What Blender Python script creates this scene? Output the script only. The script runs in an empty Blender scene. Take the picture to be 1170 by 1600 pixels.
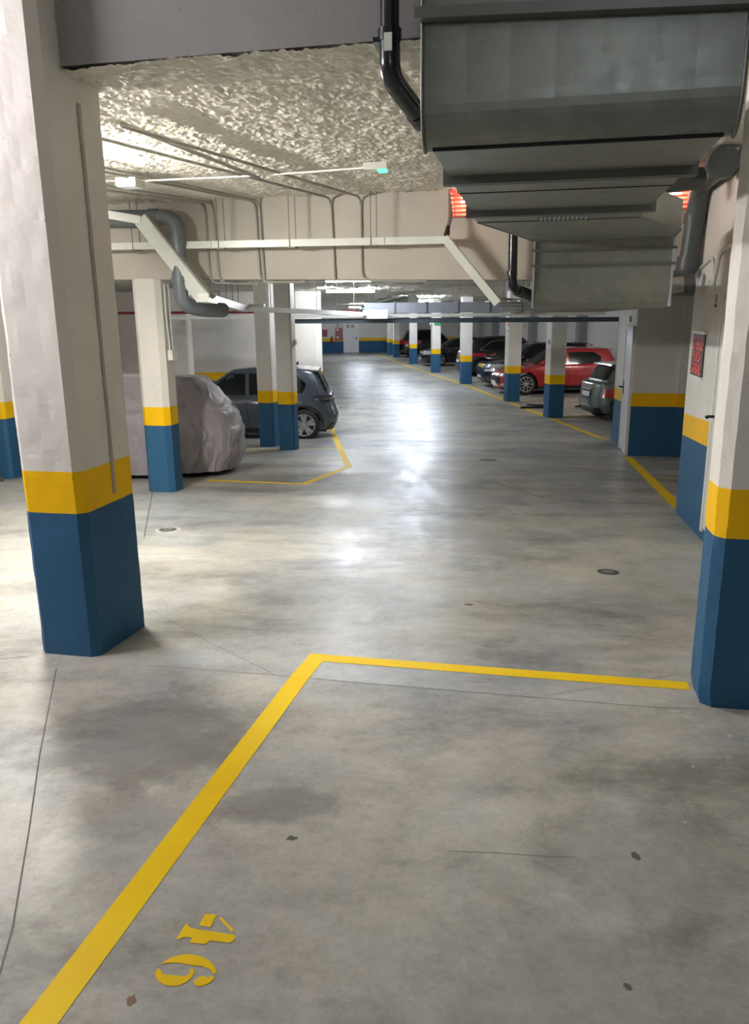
import bpy, bmesh, math, random
import numpy as np
from math import sin, cos, pi, radians, sqrt
from mathutils import Matrix, Vector

random.seed(4)
SC = bpy.context.scene
C = SC.collection

# ------------------------------------------------------------------ camera
cam_data = bpy.data.cameras.new('camera')
cam_data.sensor_fit = 'VERTICAL'
cam_data.sensor_height = 24.0
cam_data.lens = 24.0 * 1214 / 1600
cam_data.clip_start = 0.05
cam_data.clip_end = 300
cam = bpy.data.objects.new('camera', cam_data)
C.objects.link(cam)
_dn = Vector((50, -4850, -1214)).normalized()
_up = -_dn
_fw = Vector((0, 0, -1))
_fy = (_fw - _up * _fw.dot(_up)).normalized()
_rx = _fy.cross(_up)
CZ = 2.5645
cam.matrix_world = Matrix(((_rx.x, _rx.y, _rx.z, 0), (_fy.x, _fy.y, _fy.z, 0), (_up.x, _up.y, _up.z, CZ), (0, 0, 0, 1)))
SC.camera = cam

# ------------------------------------------------------------------ world, exposure
w = bpy.data.worlds.new('world')
SC.world = w
w.use_nodes = True
w.node_tree.nodes['Background'].inputs[0].default_value = (0.5, 0.5, 0.52, 1)
w.node_tree.nodes['Background'].inputs[1].default_value = 0.01
SC.view_settings.view_transform = 'Standard'
SC.view_settings.look = 'None'
SC.view_settings.gamma = 1.0
SC.view_settings.use_curve_mapping = False
SC.view_settings.exposure = 0.42
TUBE = 330.0            # emission of a fluorescent diffuser

# ------------------------------------------------------------------ frames and floor
HA = radians(11.5)      # heading of the near part of the garage
HBf = radians(-5.6)     # heading of the far aisle


def A(s, t, z):
    return (s * sin(HA) + t * cos(HA), s * cos(HA) - t * sin(HA), z)


def B(u, v, z):
    return (u * sin(HBf) + v * cos(HBf), u * cos(HBf) - v * sin(HBf), z)


def W(x, y, z):
    return (x, y, z)


S0, S1, ZN = 3.6225, 17.135, 0.7245


def fz(x, y):
    s = y * cos(HA) + x * sin(HA)
    if s < S0:
        return ZN
    if s > S1:
        return 0.0
    return ZN * (S1 - s) / (S1 - S0)


# ------------------------------------------------------------------ node helpers
def new_mat(name):
    m = bpy.data.materials.new(name)
    m.use_nodes = True
    nt = m.node_tree
    return m, nt, nt.nodes['Principled BSDF']


def N(nt, kind, **kw):
    n = nt.nodes.new(kind)
    for k, v in kw.items():
        if k in n.inputs.keys():
            n.inputs[k].default_value = v
        else:
            setattr(n, k, v)
    return n


def coords(nt, scale=(1, 1, 1), rot=(0, 0, 0)):
    tc = nt.nodes.new('ShaderNodeTexCoord')
    mp = nt.nodes.new('ShaderNodeMapping')
    mp.inputs['Scale'].default_value = scale
    mp.inputs['Rotation'].default_value = rot
    nt.links.new(tc.outputs['Object'], mp.inputs['Vector'])
    return mp.outputs['Vector']


def noise(nt, vec, scale, detail=4, rough=0.55, dist=0.0):
    n = nt.nodes.new('ShaderNodeTexNoise')
    n.inputs['Scale'].default_value = scale
    n.inputs['Detail'].default_value = detail
    n.inputs['Roughness'].default_value = rough
    n.inputs['Distortion'].default_value = dist
    nt.links.new(vec, n.inputs['Vector'])
    return n.outputs['Fac']


def ramp(nt, fac, stops):
    r = nt.nodes.new('ShaderNodeValToRGB')
    e = r.color_ramp.elements
    while len(e) < len(stops):
        e.new(0.5)
    for i, (p, c) in enumerate(stops):
        e[i].position = p
        e[i].color = (c[0], c[1], c[2], 1) if not isinstance(c, (int, float)) else (c, c, c, 1)
    nt.links.new(fac, r.inputs['Fac'])
    return r.outputs['Color']


def mix(nt, fac, a, b, mode='MIX'):
    m = nt.nodes.new('ShaderNodeMix')
    m.data_type = 'RGBA'
    m.blend_type = mode
    for sock, v in ((m.inputs[0], fac), (m.inputs[6], a), (m.inputs[7], b)):
        if hasattr(v, 'links') or isinstance(v, bpy.types.NodeSocket):
            nt.links.new(v, sock)
        elif isinstance(v, (int, float)):
            sock.default_value = v
        else:
            sock.default_value = (v[0], v[1], v[2], 1)
    return m.outputs[2]


def bump(nt, bsdf, height, strength=0.3, dist=0.01, prev=None):
    b = nt.nodes.new('ShaderNodeBump')
    b.inputs['Strength'].default_value = strength
    b.inputs['Distance'].default_value = dist
    nt.links.new(height, b.inputs['Height'])
    if prev:
        nt.links.new(prev, b.inputs['Normal'])
    nt.links.new(b.outputs['Normal'], bsdf.inputs['Normal'])
    return b.outputs['Normal']


def simple(name, col, rough=0.5, metal=0.0, coat=0.0, var=0.06, vscale=6.0, bmp=0.0, bscale=60.0, spec=0.5):
    m, nt, b = new_mat(name)
    v = coords(nt)
    n = noise(nt, v, vscale, 4)
    lo = tuple(c * (1 - var) for c in col)
    hi = tuple(min(1, c * (1 + var)) for c in col)
    nt.links.new(ramp(nt, n, [(0.3, lo), (0.7, hi)]), b.inputs['Base Color'])
    b.inputs['Roughness'].default_value = rough
    b.inputs['Metallic'].default_value = metal
    b.inputs['Coat Weight'].default_value = coat
    b.inputs['Specular IOR Level'].default_value = spec
    if coat:
        b.inputs['Coat Roughness'].default_value = 0.08
    if bmp:
        bump(nt, b, noise(nt, v, bscale, 3), bmp, 0.004)
    return m


def painted_concrete(name, col, rough=0.6, spec=0.2):
    m, nt, b = new_mat(name)
    v = coords(nt)
    n = noise(nt, v, 2.2, 5)
    base = ramp(nt, n, [(0.3, tuple(c * 0.93 for c in col)), (0.7, tuple(min(1, c * 1.04) for c in col))])
    # small blow holes of cast concrete: sparse dark pits
    vo = nt.nodes.new('ShaderNodeTexVoronoi')
    vo.inputs['Scale'].default_value = 17
    nt.links.new(v, vo.inputs['Vector'])
    sz = nt.nodes.new('ShaderNodeSeparateColor')
    nt.links.new(vo.outputs['Color'], sz.inputs[0])
    th = N(nt, 'ShaderNodeMath', operation='MULTIPLY')
    nt.links.new(sz.outputs[0], th.inputs[0])
    nt.links.new(sz.outputs[1], th.inputs[1])
    th2 = N(nt, 'ShaderNodeMath', operation='MULTIPLY')
    nt.links.new(th.outputs[0], th2.inputs[0])
    th2.inputs[1].default_value = 0.20
    lt = N(nt, 'ShaderNodeMath', operation='LESS_THAN')
    nt.links.new(vo.outputs['Distance'], lt.inputs[0])
    nt.links.new(th2.outputs[0], lt.inputs[1])
    pit = N(nt, 'ShaderNodeMath', operation='MULTIPLY')
    nt.links.new(lt.outputs[0], pit.inputs[0])
    pit.inputs[1].default_value = 0.45
    nt.links.new(mix(nt, pit.outputs[0], base, tuple(c * 0.45 for c in col)), b.inputs['Base Color'])
    b.inputs['Roughness'].default_value = rough
    b.inputs['Specular IOR Level'].default_value = spec
    bump(nt, b, noise(nt, v, 35, 5), 0.25, 0.006)
    return m


M = {}
M['white'] = painted_concrete('white_paint', (0.74, 0.71, 0.66))
M['yellow'] = painted_concrete('yellow_paint', (0.90, 0.52, 0.004), 0.6)
M['blue'] = painted_concrete('blue_paint', (0.030, 0.108, 0.215), 0.6)
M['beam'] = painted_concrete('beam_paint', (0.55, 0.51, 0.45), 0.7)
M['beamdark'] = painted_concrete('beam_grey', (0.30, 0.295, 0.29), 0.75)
M['galv'] = None
M['pvc_white'] = simple('white_plastic', (0.74, 0.75, 0.70), 0.35)
M['conduit'] = simple('grey_conduit', (0.36, 0.34, 0.30), 0.5, bmp=0.1)
M['rod'] = simple('steel_rod', (0.24, 0.23, 0.21), 0.5, 0.6)
M['pvc_grey'] = simple('grey_pipe_plastic', (0.16, 0.18, 0.20), 0.35)
M['pvc_dark'] = simple('dark_pipe_plastic', (0.09, 0.10, 0.10), 0.45, var=0.2)
M['black_pipe'] = simple('black_pipe_plastic', (0.012, 0.015, 0.02), 0.22)
M['flex'] = simple('flexible_duct_grey', (0.10, 0.10, 0.095), 0.6)
M['steelblue'] = simple('dark_slate', (0.045, 0.065, 0.08), 0.5)
M['door'] = simple('white_door_enamel', (0.72, 0.72, 0.70), 0.35)
M['doorlav'] = simple('white_door_panel', (0.72, 0.72, 0.78), 0.35)
M['black'] = simple('black_plastic', (0.012, 0.012, 0.013), 0.4)
M['rubber'] = simple('tyre_rubber', (0.014, 0.014, 0.015), 0.75)
M['alloy'] = simple('alloy_wheel', (0.62, 0.62, 0.62), 0.28, 0.8)
M['alloydark'] = simple('dark_alloy', (0.05, 0.05, 0.055), 0.35, 0.5)
M['chrome'] = simple('chrome', (0.8, 0.8, 0.8), 0.12, 1.0)
M['glass'] = simple('car_glass', (0.006, 0.009, 0.010), 0.06, spec=0.35)
M['lampglass'] = simple('headlamp_glass', (0.55, 0.56, 0.58), 0.12, 0.4, coat=1)
M['taillamp'] = simple('tail_lamp_red', (0.45, 0.012, 0.02), 0.15, coat=1)
M['plate'] = simple('number_plate', (0.75, 0.75, 0.76), 0.4)
M['red'] = simple('fire_red', (0.30, 0.02, 0.03), 0.4)
M['redpipe'] = simple('red_pipe_paint', (0.22, 0.015, 0.02), 0.4)
M['brick'] = simple('hollow_brick_red', (0.62, 0.16, 0.10), 0.8, bmp=0.3)
M['terracotta'] = simple('terracotta_slat', (0.75, 0.30, 0.22), 0.7)
M['castiron'] = simple('cast_metal_grate', (0.22, 0.23, 0.22), 0.5, 0.4)
M['void'] = simple('dark_void', (0.01, 0.01, 0.01), 0.9)
M['signblack'] = simple('sign_black', (0.015, 0.012, 0.012), 0.5)
M['signframe'] = simple('sign_frame_white', (0.75, 0.75, 0.72), 0.4)
M['underbody'] = simple('underbody_black', (0.006, 0.006, 0.006), 0.8)
M['tarp'] = simple('grey_tarpaulin', (0.12, 0.13, 0.12), 0.7, bmp=0.4, bscale=12)
M['joint'] = simple('floor_joint_dark', (0.12, 0.115, 0.105), 0.8, var=0.4, vscale=3)
M['mortar'] = simple('pale_mortar', (0.55, 0.53, 0.47), 0.8, bmp=0.4)


def emissive(name, col, strength):
    m, nt, b = new_mat(name)
    b.inputs['Base Color'].default_value = (*col, 1)
    b.inputs['Emission Color'].default_value = (*col, 1)
    b.inputs['Emission Strength'].default_value = strength
    return m


M['tube_warm'] = emissive('tube_warm', (1.0, 0.97, 0.90), TUBE * 1.9)
M['tube_neutral'] = emissive('tube_neutral', (0.91, 0.95, 1.0), TUBE * 0.8)
M['tube_cool'] = emissive('tube_cool', (0.80, 0.88, 1.0), TUBE * 0.8)
M['fill_ramp'] = emissive('fill_ramp', (0.86, 0.90, 1.0), TUBE * 0.55)
M['tube_bay'] = emissive('tube_bay', (1.0, 0.97, 0.93), TUBE * 0.5)
M['tube_near'] = emissive('tube_near', (0.98, 0.93, 0.97), TUBE * 1.0)
M['fill_back'] = emissive('fill_back', (0.84, 0.92, 1.0), TUBE * 0.17)
M['tube_vent'] = emissive('tube_vent', (1.0, 0.93, 0.88), 40)
M['green_led'] = emissive('green_led', (0.05, 0.9, 0.25), 3.0)
M['neonred'] = simple('fluorescent_red_print', (0.9, 0.10, 0.07), 0.5)


def make_galv():
    m, nt, b = new_mat('galvanised_steel')
    v = coords(nt)
    n1 = noise(nt, v, 1.6, 5, 0.6)
    n2 = noise(nt, v, 14, 4, 0.6)
    c = ramp(nt, n1, [(0.25, (0.16, 0.175, 0.165)), (0.55, (0.225, 0.235, 0.21)), (0.8, (0.30, 0.295, 0.225))])
    c = mix(nt, 0.25, c, ramp(nt, n2, [(0.3, (0.2, 0.2, 0.19)), (0.7, (0.42, 0.43, 0.4))]))
    nt.links.new(c, b.inputs['Base Color'])
    b.inputs['Metallic'].default_value = 0.45
    nt.links.new(ramp(nt, n2, [(0.3, 0.30), (0.7, 0.48)]), b.inputs['Roughness'])
    bump(nt, b, n1, 0.12, 0.03)
    return m


M['galv'] = make_galv()
M['galv_dark'] = simple('galvanised_flange', (0.16, 0.17, 0.16), 0.45, 0.5)
M['galv_bright'] = simple('bright_galvanised', (0.50, 0.54, 0.60), 0.42, 0.5)


def make_floor():
    m, nt, b = new_mat('polished_concrete')
    v = coords(nt)
    vs = coords(nt, (1.0, 0.30, 1.0), (0, 0, 0.2))
    vx = coords(nt, (0.45, 1.0, 1.0), (0, 0, 0.35))
    big = noise(nt, v, 0.55, 8, 0.62, 0.1)
    mid = noise(nt, v, 2.3, 10, 0.68, 0.15)
    fine = noise(nt, v, 13, 10, 0.75, 0.1)
    streak = noise(nt, vs, 3.0, 9, 0.7, 0.2)
    blot = noise(nt, vx, 1.1, 10, 0.72, 0.2)
    base = ramp(nt, big, [(0.36, (0.37, 0.395, 0.40)), (0.46, (0.43, 0.44, 0.43)), (0.54, (0.49, 0.475, 0.42)), (0.64, (0.45, 0.455, 0.43))])
    base = mix(nt, 0.8, base, ramp(nt, blot, [(0.36, (0.36, 0.355, 0.35)), (0.47, (0.80, 0.79, 0.78)), (0.56, (1.0, 1.0, 1.0)), (0.68, (1.15, 1.14, 1.12))]), 'MULTIPLY')
    base = mix(nt, 0.6, base, ramp(nt, mid, [(0.34, (0.62, 0.61, 0.60)), (0.46, (0.95, 0.95, 0.94)), (0.62, (1.1, 1.1, 1.1))]), 'MULTIPLY')
    base = mix(nt, 0.4, base, ramp(nt, fine, [(0.33, (0.70, 0.69, 0.68)), (0.5, (1.0, 1.0, 1.0)), (0.66, (1.15, 1.15, 1.13))]), 'MULTIPLY')
    grain = noise(nt, v, 42, 8, 0.8, 0.0)
    base = mix(nt, 0.35, base, ramp(nt, grain, [(0.36, (0.68, 0.68, 0.67)), (0.5, (1.0, 1.0, 1.0)), (0.62, (1.18, 1.18, 1.16))]), 'MULTIPLY')
    # dark stains at fixed places; the one by the left pillar paints in its shadow
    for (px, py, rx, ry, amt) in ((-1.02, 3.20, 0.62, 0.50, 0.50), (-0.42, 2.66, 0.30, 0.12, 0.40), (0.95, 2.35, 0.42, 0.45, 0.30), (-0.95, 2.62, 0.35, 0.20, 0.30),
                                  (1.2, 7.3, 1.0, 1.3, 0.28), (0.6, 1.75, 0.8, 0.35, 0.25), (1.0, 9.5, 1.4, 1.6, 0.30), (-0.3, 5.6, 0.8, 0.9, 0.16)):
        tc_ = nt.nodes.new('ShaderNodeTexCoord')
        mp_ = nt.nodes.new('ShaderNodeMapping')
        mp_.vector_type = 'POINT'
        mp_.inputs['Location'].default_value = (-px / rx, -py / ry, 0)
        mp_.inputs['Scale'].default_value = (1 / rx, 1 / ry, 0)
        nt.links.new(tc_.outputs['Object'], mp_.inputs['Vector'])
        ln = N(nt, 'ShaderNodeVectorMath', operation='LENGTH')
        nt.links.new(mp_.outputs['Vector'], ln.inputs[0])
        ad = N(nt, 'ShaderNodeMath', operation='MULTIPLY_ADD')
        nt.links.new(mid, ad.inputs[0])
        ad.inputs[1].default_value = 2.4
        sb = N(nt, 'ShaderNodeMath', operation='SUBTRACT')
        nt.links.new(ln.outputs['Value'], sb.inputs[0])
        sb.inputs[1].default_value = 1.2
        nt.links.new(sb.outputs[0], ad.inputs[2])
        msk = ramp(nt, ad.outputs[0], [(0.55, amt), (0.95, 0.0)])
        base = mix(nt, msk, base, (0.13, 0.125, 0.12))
    # pale scuffs and small dark spots
    sc = noise(nt, vx, 5.3, 12, 0.8, 0.3)
    base = mix(nt, ramp(nt, sc, [(0.64, 0.0), (0.70, 0.55)]), base, (0.66, 0.64, 0.58))
    sp = noise(nt, v, 8.7, 2, 0.5, 0.1)
    base = mix(nt, ramp(nt, sp, [(0.79, 0.0), (0.81, 0.5)]), base, (0.14, 0.13, 0.12))
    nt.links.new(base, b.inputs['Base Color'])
    nt.links.new(ramp(nt, streak, [(0.3, 0.50), (0.5, 0.38), (0.7, 0.28)]), b.inputs['Roughness'])
    b.inputs['Specular IOR Level'].default_value = 0.30
    b1 = bump(nt, b, mid, 0.10, 0.015)
    bump(nt, b, fine, 0.12, 0.004, b1)
    return m


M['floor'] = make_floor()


def make_line():
    m, nt, b = new_mat('yellow_line_paint')
    v = coords(nt)
    n = noise(nt, v, 14, 8, 0.7, 0.6)
    n2 = noise(nt, v, 2.5, 4)
    c = ramp(nt, n2, [(0.3, (0.86, 0.55, 0.003)), (0.7, (0.94, 0.66, 0.006))])
    c = mix(nt, ramp(nt, n, [(0.70, 0.0), (0.76, 0.6)]), c, (0.42, 0.34, 0.12))
    nt.links.new(c, b.inputs['Base Color'])
    b.inputs['Roughness'].default_value = 0.55
    b.inputs['Specular IOR Level'].default_value = 0.2
    return m


M['line'] = make_line()


def make_spray():
    m, nt, b = new_mat('sprayed_ceiling')
    v = coords(nt)
    n = noise(nt, v, 5, 4)
    n2 = noise(nt, v, 38, 6, 0.7, 1.0)
    c = ramp(nt, n, [(0.3, (0.72, 0.68, 0.58)), (0.7, (0.82, 0.78, 0.68))])
    nt.links.new(c, b.inputs['Base Color'])
    b.inputs['Roughness'].default_value = 0.30
    bump(nt, b, n2, 0.6, 0.012)
    return m


M['spray'] = make_spray()


def car_paint(name, col, metal=0.4):
    return simple(name, col, 0.32, metal, coat=1.0, var=0.02)


M['paint_slate'] = car_paint('paint_slate', (0.06, 0.075, 0.10), 0.3)
M['paint_red'] = car_paint('paint_red', (0.42, 0.008, 0.015), 0.1)
M['paint_grey'] = car_paint('paint_grey', (0.16, 0.20, 0.20), 0.5)
M['paint_navy'] = car_paint('paint_navy', (0.008, 0.012, 0.03))
M['paint_black'] = car_paint('paint_black', (0.006, 0.006, 0.008))
M['paint_brown'] = car_paint('paint_dark_brown', (0.018, 0.014, 0.016))


# ------------------------------------------------------------------ mesh helpers
class MB:
    def __init__(self):
        self.v, self.f, self.m, self.sm = [], [], [], []

    def add(self, vs, fs, mi=0, smooth=False):
        o = len(self.v)
        self.v += [tuple(p) for p in vs]
        for f in fs:
            self.f.append([i + o for i in f])
            self.m.append(mi)
            self.sm.append(smooth)
        return self

    def box(self, F, a0, a1, b0, b1, z0, z1, mi=0):
        vs = [F(a, b, z) for z in (z0, z1) for (a, b) in ((a0, b0), (a1, b0), (a1, b1), (a0, b1))]
        return self.add(vs, [(0, 3, 2, 1), (4, 5, 6, 7), (0, 1, 5, 4), (1, 2, 6, 5), (2, 3, 7, 6), (3, 0, 4, 7)], mi)

    def prism(self, F, poly, z0, z1, mi=0):
        n = len(poly)
        vs = [F(a, b, z) for z in (z0, z1) for (a, b) in poly]
        fs = [tuple(range(n))[::-1], tuple(range(n, 2 * n))]
        fs += [(i, (i + 1) % n, n + (i + 1) % n, n + i) for i in range(n)]
        return self.add(vs, fs, mi)

    def extrude(self, pts, dvec, mi=0):
        n = len(pts)
        q = [tuple(p[k] + dvec[k] for k in range(3)) for p in pts]
        fs = [tuple(range(n))[::-1], tuple(range(n, 2 * n))]
        fs += [(i, (i + 1) % n, n + (i + 1) % n, n + i) for i in range(n)]
        return self.add(list(pts) + q, fs, mi)

    def tube(self, path, r, n=10, mi=0, caps=True):
        P = [Vector(p) for p in path]
        rs = r if isinstance(r, (list, tuple)) else [r] * len(P)
        rings = []
        prev = None
        for i, p in enumerate(P):
            if i == 0:
                d = P[1] - P[0]
            elif i == len(P) - 1:
                d = P[-1] - P[-2]
            else:
                d = (P[i + 1] - p).normalized() + (p - P[i - 1]).normalized()
            d.normalize()
            if prev is None:
                u = d.cross(Vector((0, 0, 1)))
                if u.length < 0.1:
                    u = d.cross(Vector((1, 0, 0)))
            else:
                u = prev - d * prev.dot(d)
            u.normalize()
            prev = u
            v = d.cross(u)
            rings.append([p + (u * cos(2 * pi * k / n) + v * sin(2 * pi * k / n)) * rs[i] for k in range(n)])
        vs = [q for ring in rings for q in ring]
        fs = []
        for i in range(len(P) - 1):
            for k in range(n):
                a, b2 = i * n + k, i * n + (k + 1) % n
                fs.append((a, b2, b2 + n, a + n))
        self.add(vs, fs, mi, True)
        if caps:
            self.add(rings[0], [tuple(range(n))[::-1]], mi)
            self.add(rings[-1], [tuple(range(n))], mi)
        return self

    def bar(self, p, q, wx, wz, up=(0, 0, 1), mi=0):
        p, q = Vector(p), Vector(q)
        d = (q - p).normalized()
        upv = Vector(up)
        sx = d.cross(upv).normalized() * wx / 2
        sz = sx.cross(d).normalized() * wz / 2
        vs = [p - sx - sz, p + sx - sz, p + sx + sz, p - sx + sz, q - sx - sz, q + sx - sz, q + sx + sz, q - sx + sz]
        return self.add(vs, [(0, 1, 2, 3), (7, 6, 5, 4), (0, 4, 5, 1), (1, 5, 6, 2), (2, 6, 7, 3), (3, 7, 4, 0)], mi)

    def build(self, name, mats, parent=None, origin=None):
        me = bpy.data.meshes.new(name)
        vs = self.v
        if origin is not None:
            vs = [(x - origin[0], y - origin[1], z - origin[2]) for x, y, z in vs]
        me.from_pydata(vs, [], self.f)
        if not isinstance(mats, (list, tuple)):
            mats = [mats]
        for m in mats:
            me.materials.append(m)
        me.polygons.foreach_set('material_index', self.m)
        me.polygons.foreach_set('use_smooth', self.sm)
        bm = bmesh.new()
        bm.from_mesh(me)
        bmesh.ops.recalc_face_normals(bm, faces=bm.faces)
        bm.to_mesh(me)
        bm.free()
        me.update()
        o = bpy.data.objects.new(name, me)
        C.objects.link(o)
        if origin is not None:
            o.location = origin
        if parent is not None:
            o.parent = parent
            if origin is None:
                pm = parent.matrix_world if False else parent_world(parent)
                o.matrix_parent_inverse = pm.inverted()
        return o


def parent_world(o):
    m = Matrix.LocRotScale(o.location, o.rotation_euler, o.scale)
    if o.parent:
        return parent_world(o.parent) @ o.matrix_parent_inverse @ m
    return m


def thing(name, label, cat, loc=(0, 0, 0), rz=0.0, group=None):
    o = bpy.data.objects.new(name, None)
    C.objects.link(o)
    o.empty_display_size = 0.2
    o.location = loc
    o.rotation_euler = (0, 0, rz)
    o['label'] = label
    o['category'] = cat
    if group:
        o['group'] = group
    return o


def tag(o, label, cat, group=None, kind=None):
    o['label'] = label
    o['category'] = cat
    if group:
        o['group'] = group
    if kind:
        o['kind'] = kind
    return o


def struct(o, label=None, cat=None):
    o['kind'] = 'structure'
    if label:
        o['label'] = label
    if cat:
        o['category'] = cat
    return o


def arc(c, r, a0, a1, ax, ay, n=6):
    """points on an arc around c in the plane of unit vectors ax, ay"""
    out = []
    for i in range(n + 1):
        a = a0 + (a1 - a0) * i / n
        out.append(tuple(c[k] + r * (cos(a) * ax[k] + sin(a) * ay[k]) for k in range(3)))
    return out


def rounded(path, r, n=5):
    """round the corners of a polyline"""
    P = [Vector(p) for p in path]
    out = [P[0]]
    for i in range(1, len(P) - 1):
        a = (P[i - 1] - P[i])
        b = (P[i + 1] - P[i])
        rr = min(r, a.length * 0.45, b.length * 0.45)
        p0 = P[i] + a.normalized() * rr
        p1 = P[i] + b.normalized() * rr
        for k in range(n + 1):
            t = k / n
            out.append(p0 * (1 - t) ** 2 + P[i] * 2 * t * (1 - t) + p1 * t * t)
    out.append(P[-1])
    return out


# smooth value noise in numpy
def vnoise(x, y, seed=0):
    def h(ix, iy):
        n = (ix.astype(np.int64) * 374761393 + iy.astype(np.int64) * 668265263 + seed * 982451653) & 0x7fffffff
        n = (n ^ (n >> 13)) * 1274126177 & 0x7fffffff
        return ((n ^ (n >> 16)) & 0xffff) / 65535.0
    ix, iy = np.floor(x), np.floor(y)
    fx, fy = x - ix, y - iy
    fx = fx * fx * (3 - 2 * fx)
    fy = fy * fy * (3 - 2 * fy)
    return (h(ix, iy) * (1 - fx) + h(ix + 1, iy) * fx) * (1 - fy) + (h(ix, iy + 1) * (1 - fx) + h(ix + 1, iy + 1) * fx) * fy


def grid_object(name, P, mat):
    """P: (n, m, 3) array of points"""
    n, m, _ = P.shape
    me = bpy.data.meshes.new(name)
    idx = np.arange(n * m).reshape(n, m)
    f = np.stack([idx[:-1, :-1], idx[1:, :-1], idx[1:, 1:], idx[:-1, 1:]], -1).reshape(-1, 4)
    me.vertices.add(n * m)
    me.vertices.foreach_set('co', P.astype(np.float32).ravel())
    me.loops.add(f.size)
    me.loops.foreach_set('vertex_index', f.astype(np.int32).ravel())
    me.polygons.add(len(f))
    me.polygons.foreach_set('loop_start', np.arange(0, f.size, 4, dtype=np.int32))
    me.polygons.foreach_set('use_smooth', np.ones(len(f), dtype=bool))
    me.materials.append(mat)
    me.update(calc_edges=True)
    me.validate()
    o = bpy.data.objects.new(name, me)
    C.objects.link(o)
    return o


# ================================================================== SETTING
# ---- floor: near slab, gentle ramp, far slab (one surface)
mb = MB()
T0, T1 = -34, 34
for s0, s1 in ((-8, S0), (S0, S1), (S1, 75)):
    p = []
    for s, t in ((s0, T0), (s1, T0), (s1, T1), (s0, T1)):
        x, y, _ = A(s, t, 0)
        p.append((x, y, fz(x, y)))
    mb.add(p, [(0, 3, 2, 1)])
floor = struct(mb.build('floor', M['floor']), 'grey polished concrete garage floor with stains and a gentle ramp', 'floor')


def strip(name, pts, width, mat, lift=0.0015, parent=None, mitre=True):
    """a painted strip on the floor following the slope, mitred at its corners"""
    Pn = [Vector((x, y)) for x, y in pts]
    # split long runs where the floor changes slope
    Q = []
    for a, b in zip(Pn[:-1], Pn[1:]):
        k = max(1, int((b - a).length / 1.5))
        Q += [a + (b - a) * (i / k) for i in range(k)]
        sa = a.y * cos(HA) + a.x * sin(HA)
        sb = b.y * cos(HA) + b.x * sin(HA)
        for cr in (S0, S1):
            if (sa - cr) * (sb - cr) < 0:
                f = (cr - sa) / (sb - sa)
                Q.append(a + (b - a) * f)
        Q = sorted(Q, key=lambda q: 0) if False else Q
    Q.append(Pn[-1])
    # order points along the polyline
    def param(q):
        best = None
        acc = 0
        for a, b in zip(Pn[:-1], Pn[1:]):
            L = (b - a).length
            t = max(0, min(1, (q - a).dot(b - a) / (L * L)))
            d = (a + (b - a) * t - q).length
            if best is None or d < best[0] - 1e-6:
                best = (d, acc + t * L)
            acc += L
        return best[1]
    Q.sort(key=param)
    R = [Q[0]]
    for q in Q[1:]:
        if (q - R[-1]).length > 1e-3:
            R.append(q)
    vs, fs = [], []
    for i, p in enumerate(R):
        if i == 0:
            d = (R[1] - R[0]).normalized()
            nrm = Vector((-d.y, d.x))
            off = nrm * width / 2
        elif i == len(R) - 1:
            d = (R[-1] - R[-2]).normalized()
            nrm = Vector((-d.y, d.x))
            off = nrm * width / 2
        else:
            d0 = (p - R[i - 1]).normalized()
            d1 = (R[i + 1] - p).normalized()
            n0 = Vector((-d0.y, d0.x))
            n1 = Vector((-d1.y, d1.x))
            h = (n0 + n1).normalized()
            off = h * (width / 2) / max(0.3, h.dot(n0))
        for sgn in (-1, 1):
            q = p + off * sgn
            vs.append((q.x, q.y, fz(q.x, q.y) + lift))
    for i in range(len(R) - 1):
        fs.append((2 * i, 2 * i + 1, 2 * i + 3, 2 * i + 2))
    return MB().add(vs, fs).build(name, mat, parent)


joints = [
    ([(-1.742, 3.905), (-1.473, 3.038), (-1.295, 2.513), (-1.144, 2.043), (-1.104, 1.872), (-0.95, 1.2)], 0.006),
    ([(-1.248, 3.934), (-0.537, 3.80), (-0.059, 3.692), (0.678, 3.542), (1.364, 3.403), (1.56, 3.39)], 0.003),
    ([(-1.48, 4.872), (-0.974, 4.274), (-0.536, 3.80)], 0.003),
    ([(0.838, 3.54), (1.119, 3.632), (1.60, 3.80)], 0.0025),
    ([(1.127, 11.624), (1.697, 10.314), (2.067, 9.217), (2.594, 8.872), (3.3, 8.86)], 0.014),
    ([(-2.177, 7.062), (-2.802, 9.586), (-3.12, 10.957)], 0.010),
    ([(-2.111, 4.037), (-1.98, 4.07)], 0.006),
    ([(0.249, 2.382), (0.428, 2.369), (0.56, 2.352), (0.693, 2.342)], 0.0022),
    ([(-6.5, 12.9), (-2.0, 12.3), (1.127, 11.624), (4.2, 11.4)], 0.010),
]
for pts, wd in joints:
    strip('floor_joint', pts, wd, M['joint'], 0.0009, floor)


# ---- banded walls -------------------------------------------------
BLUE_H, YEL_H = 0.8625, 1.0925


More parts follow.
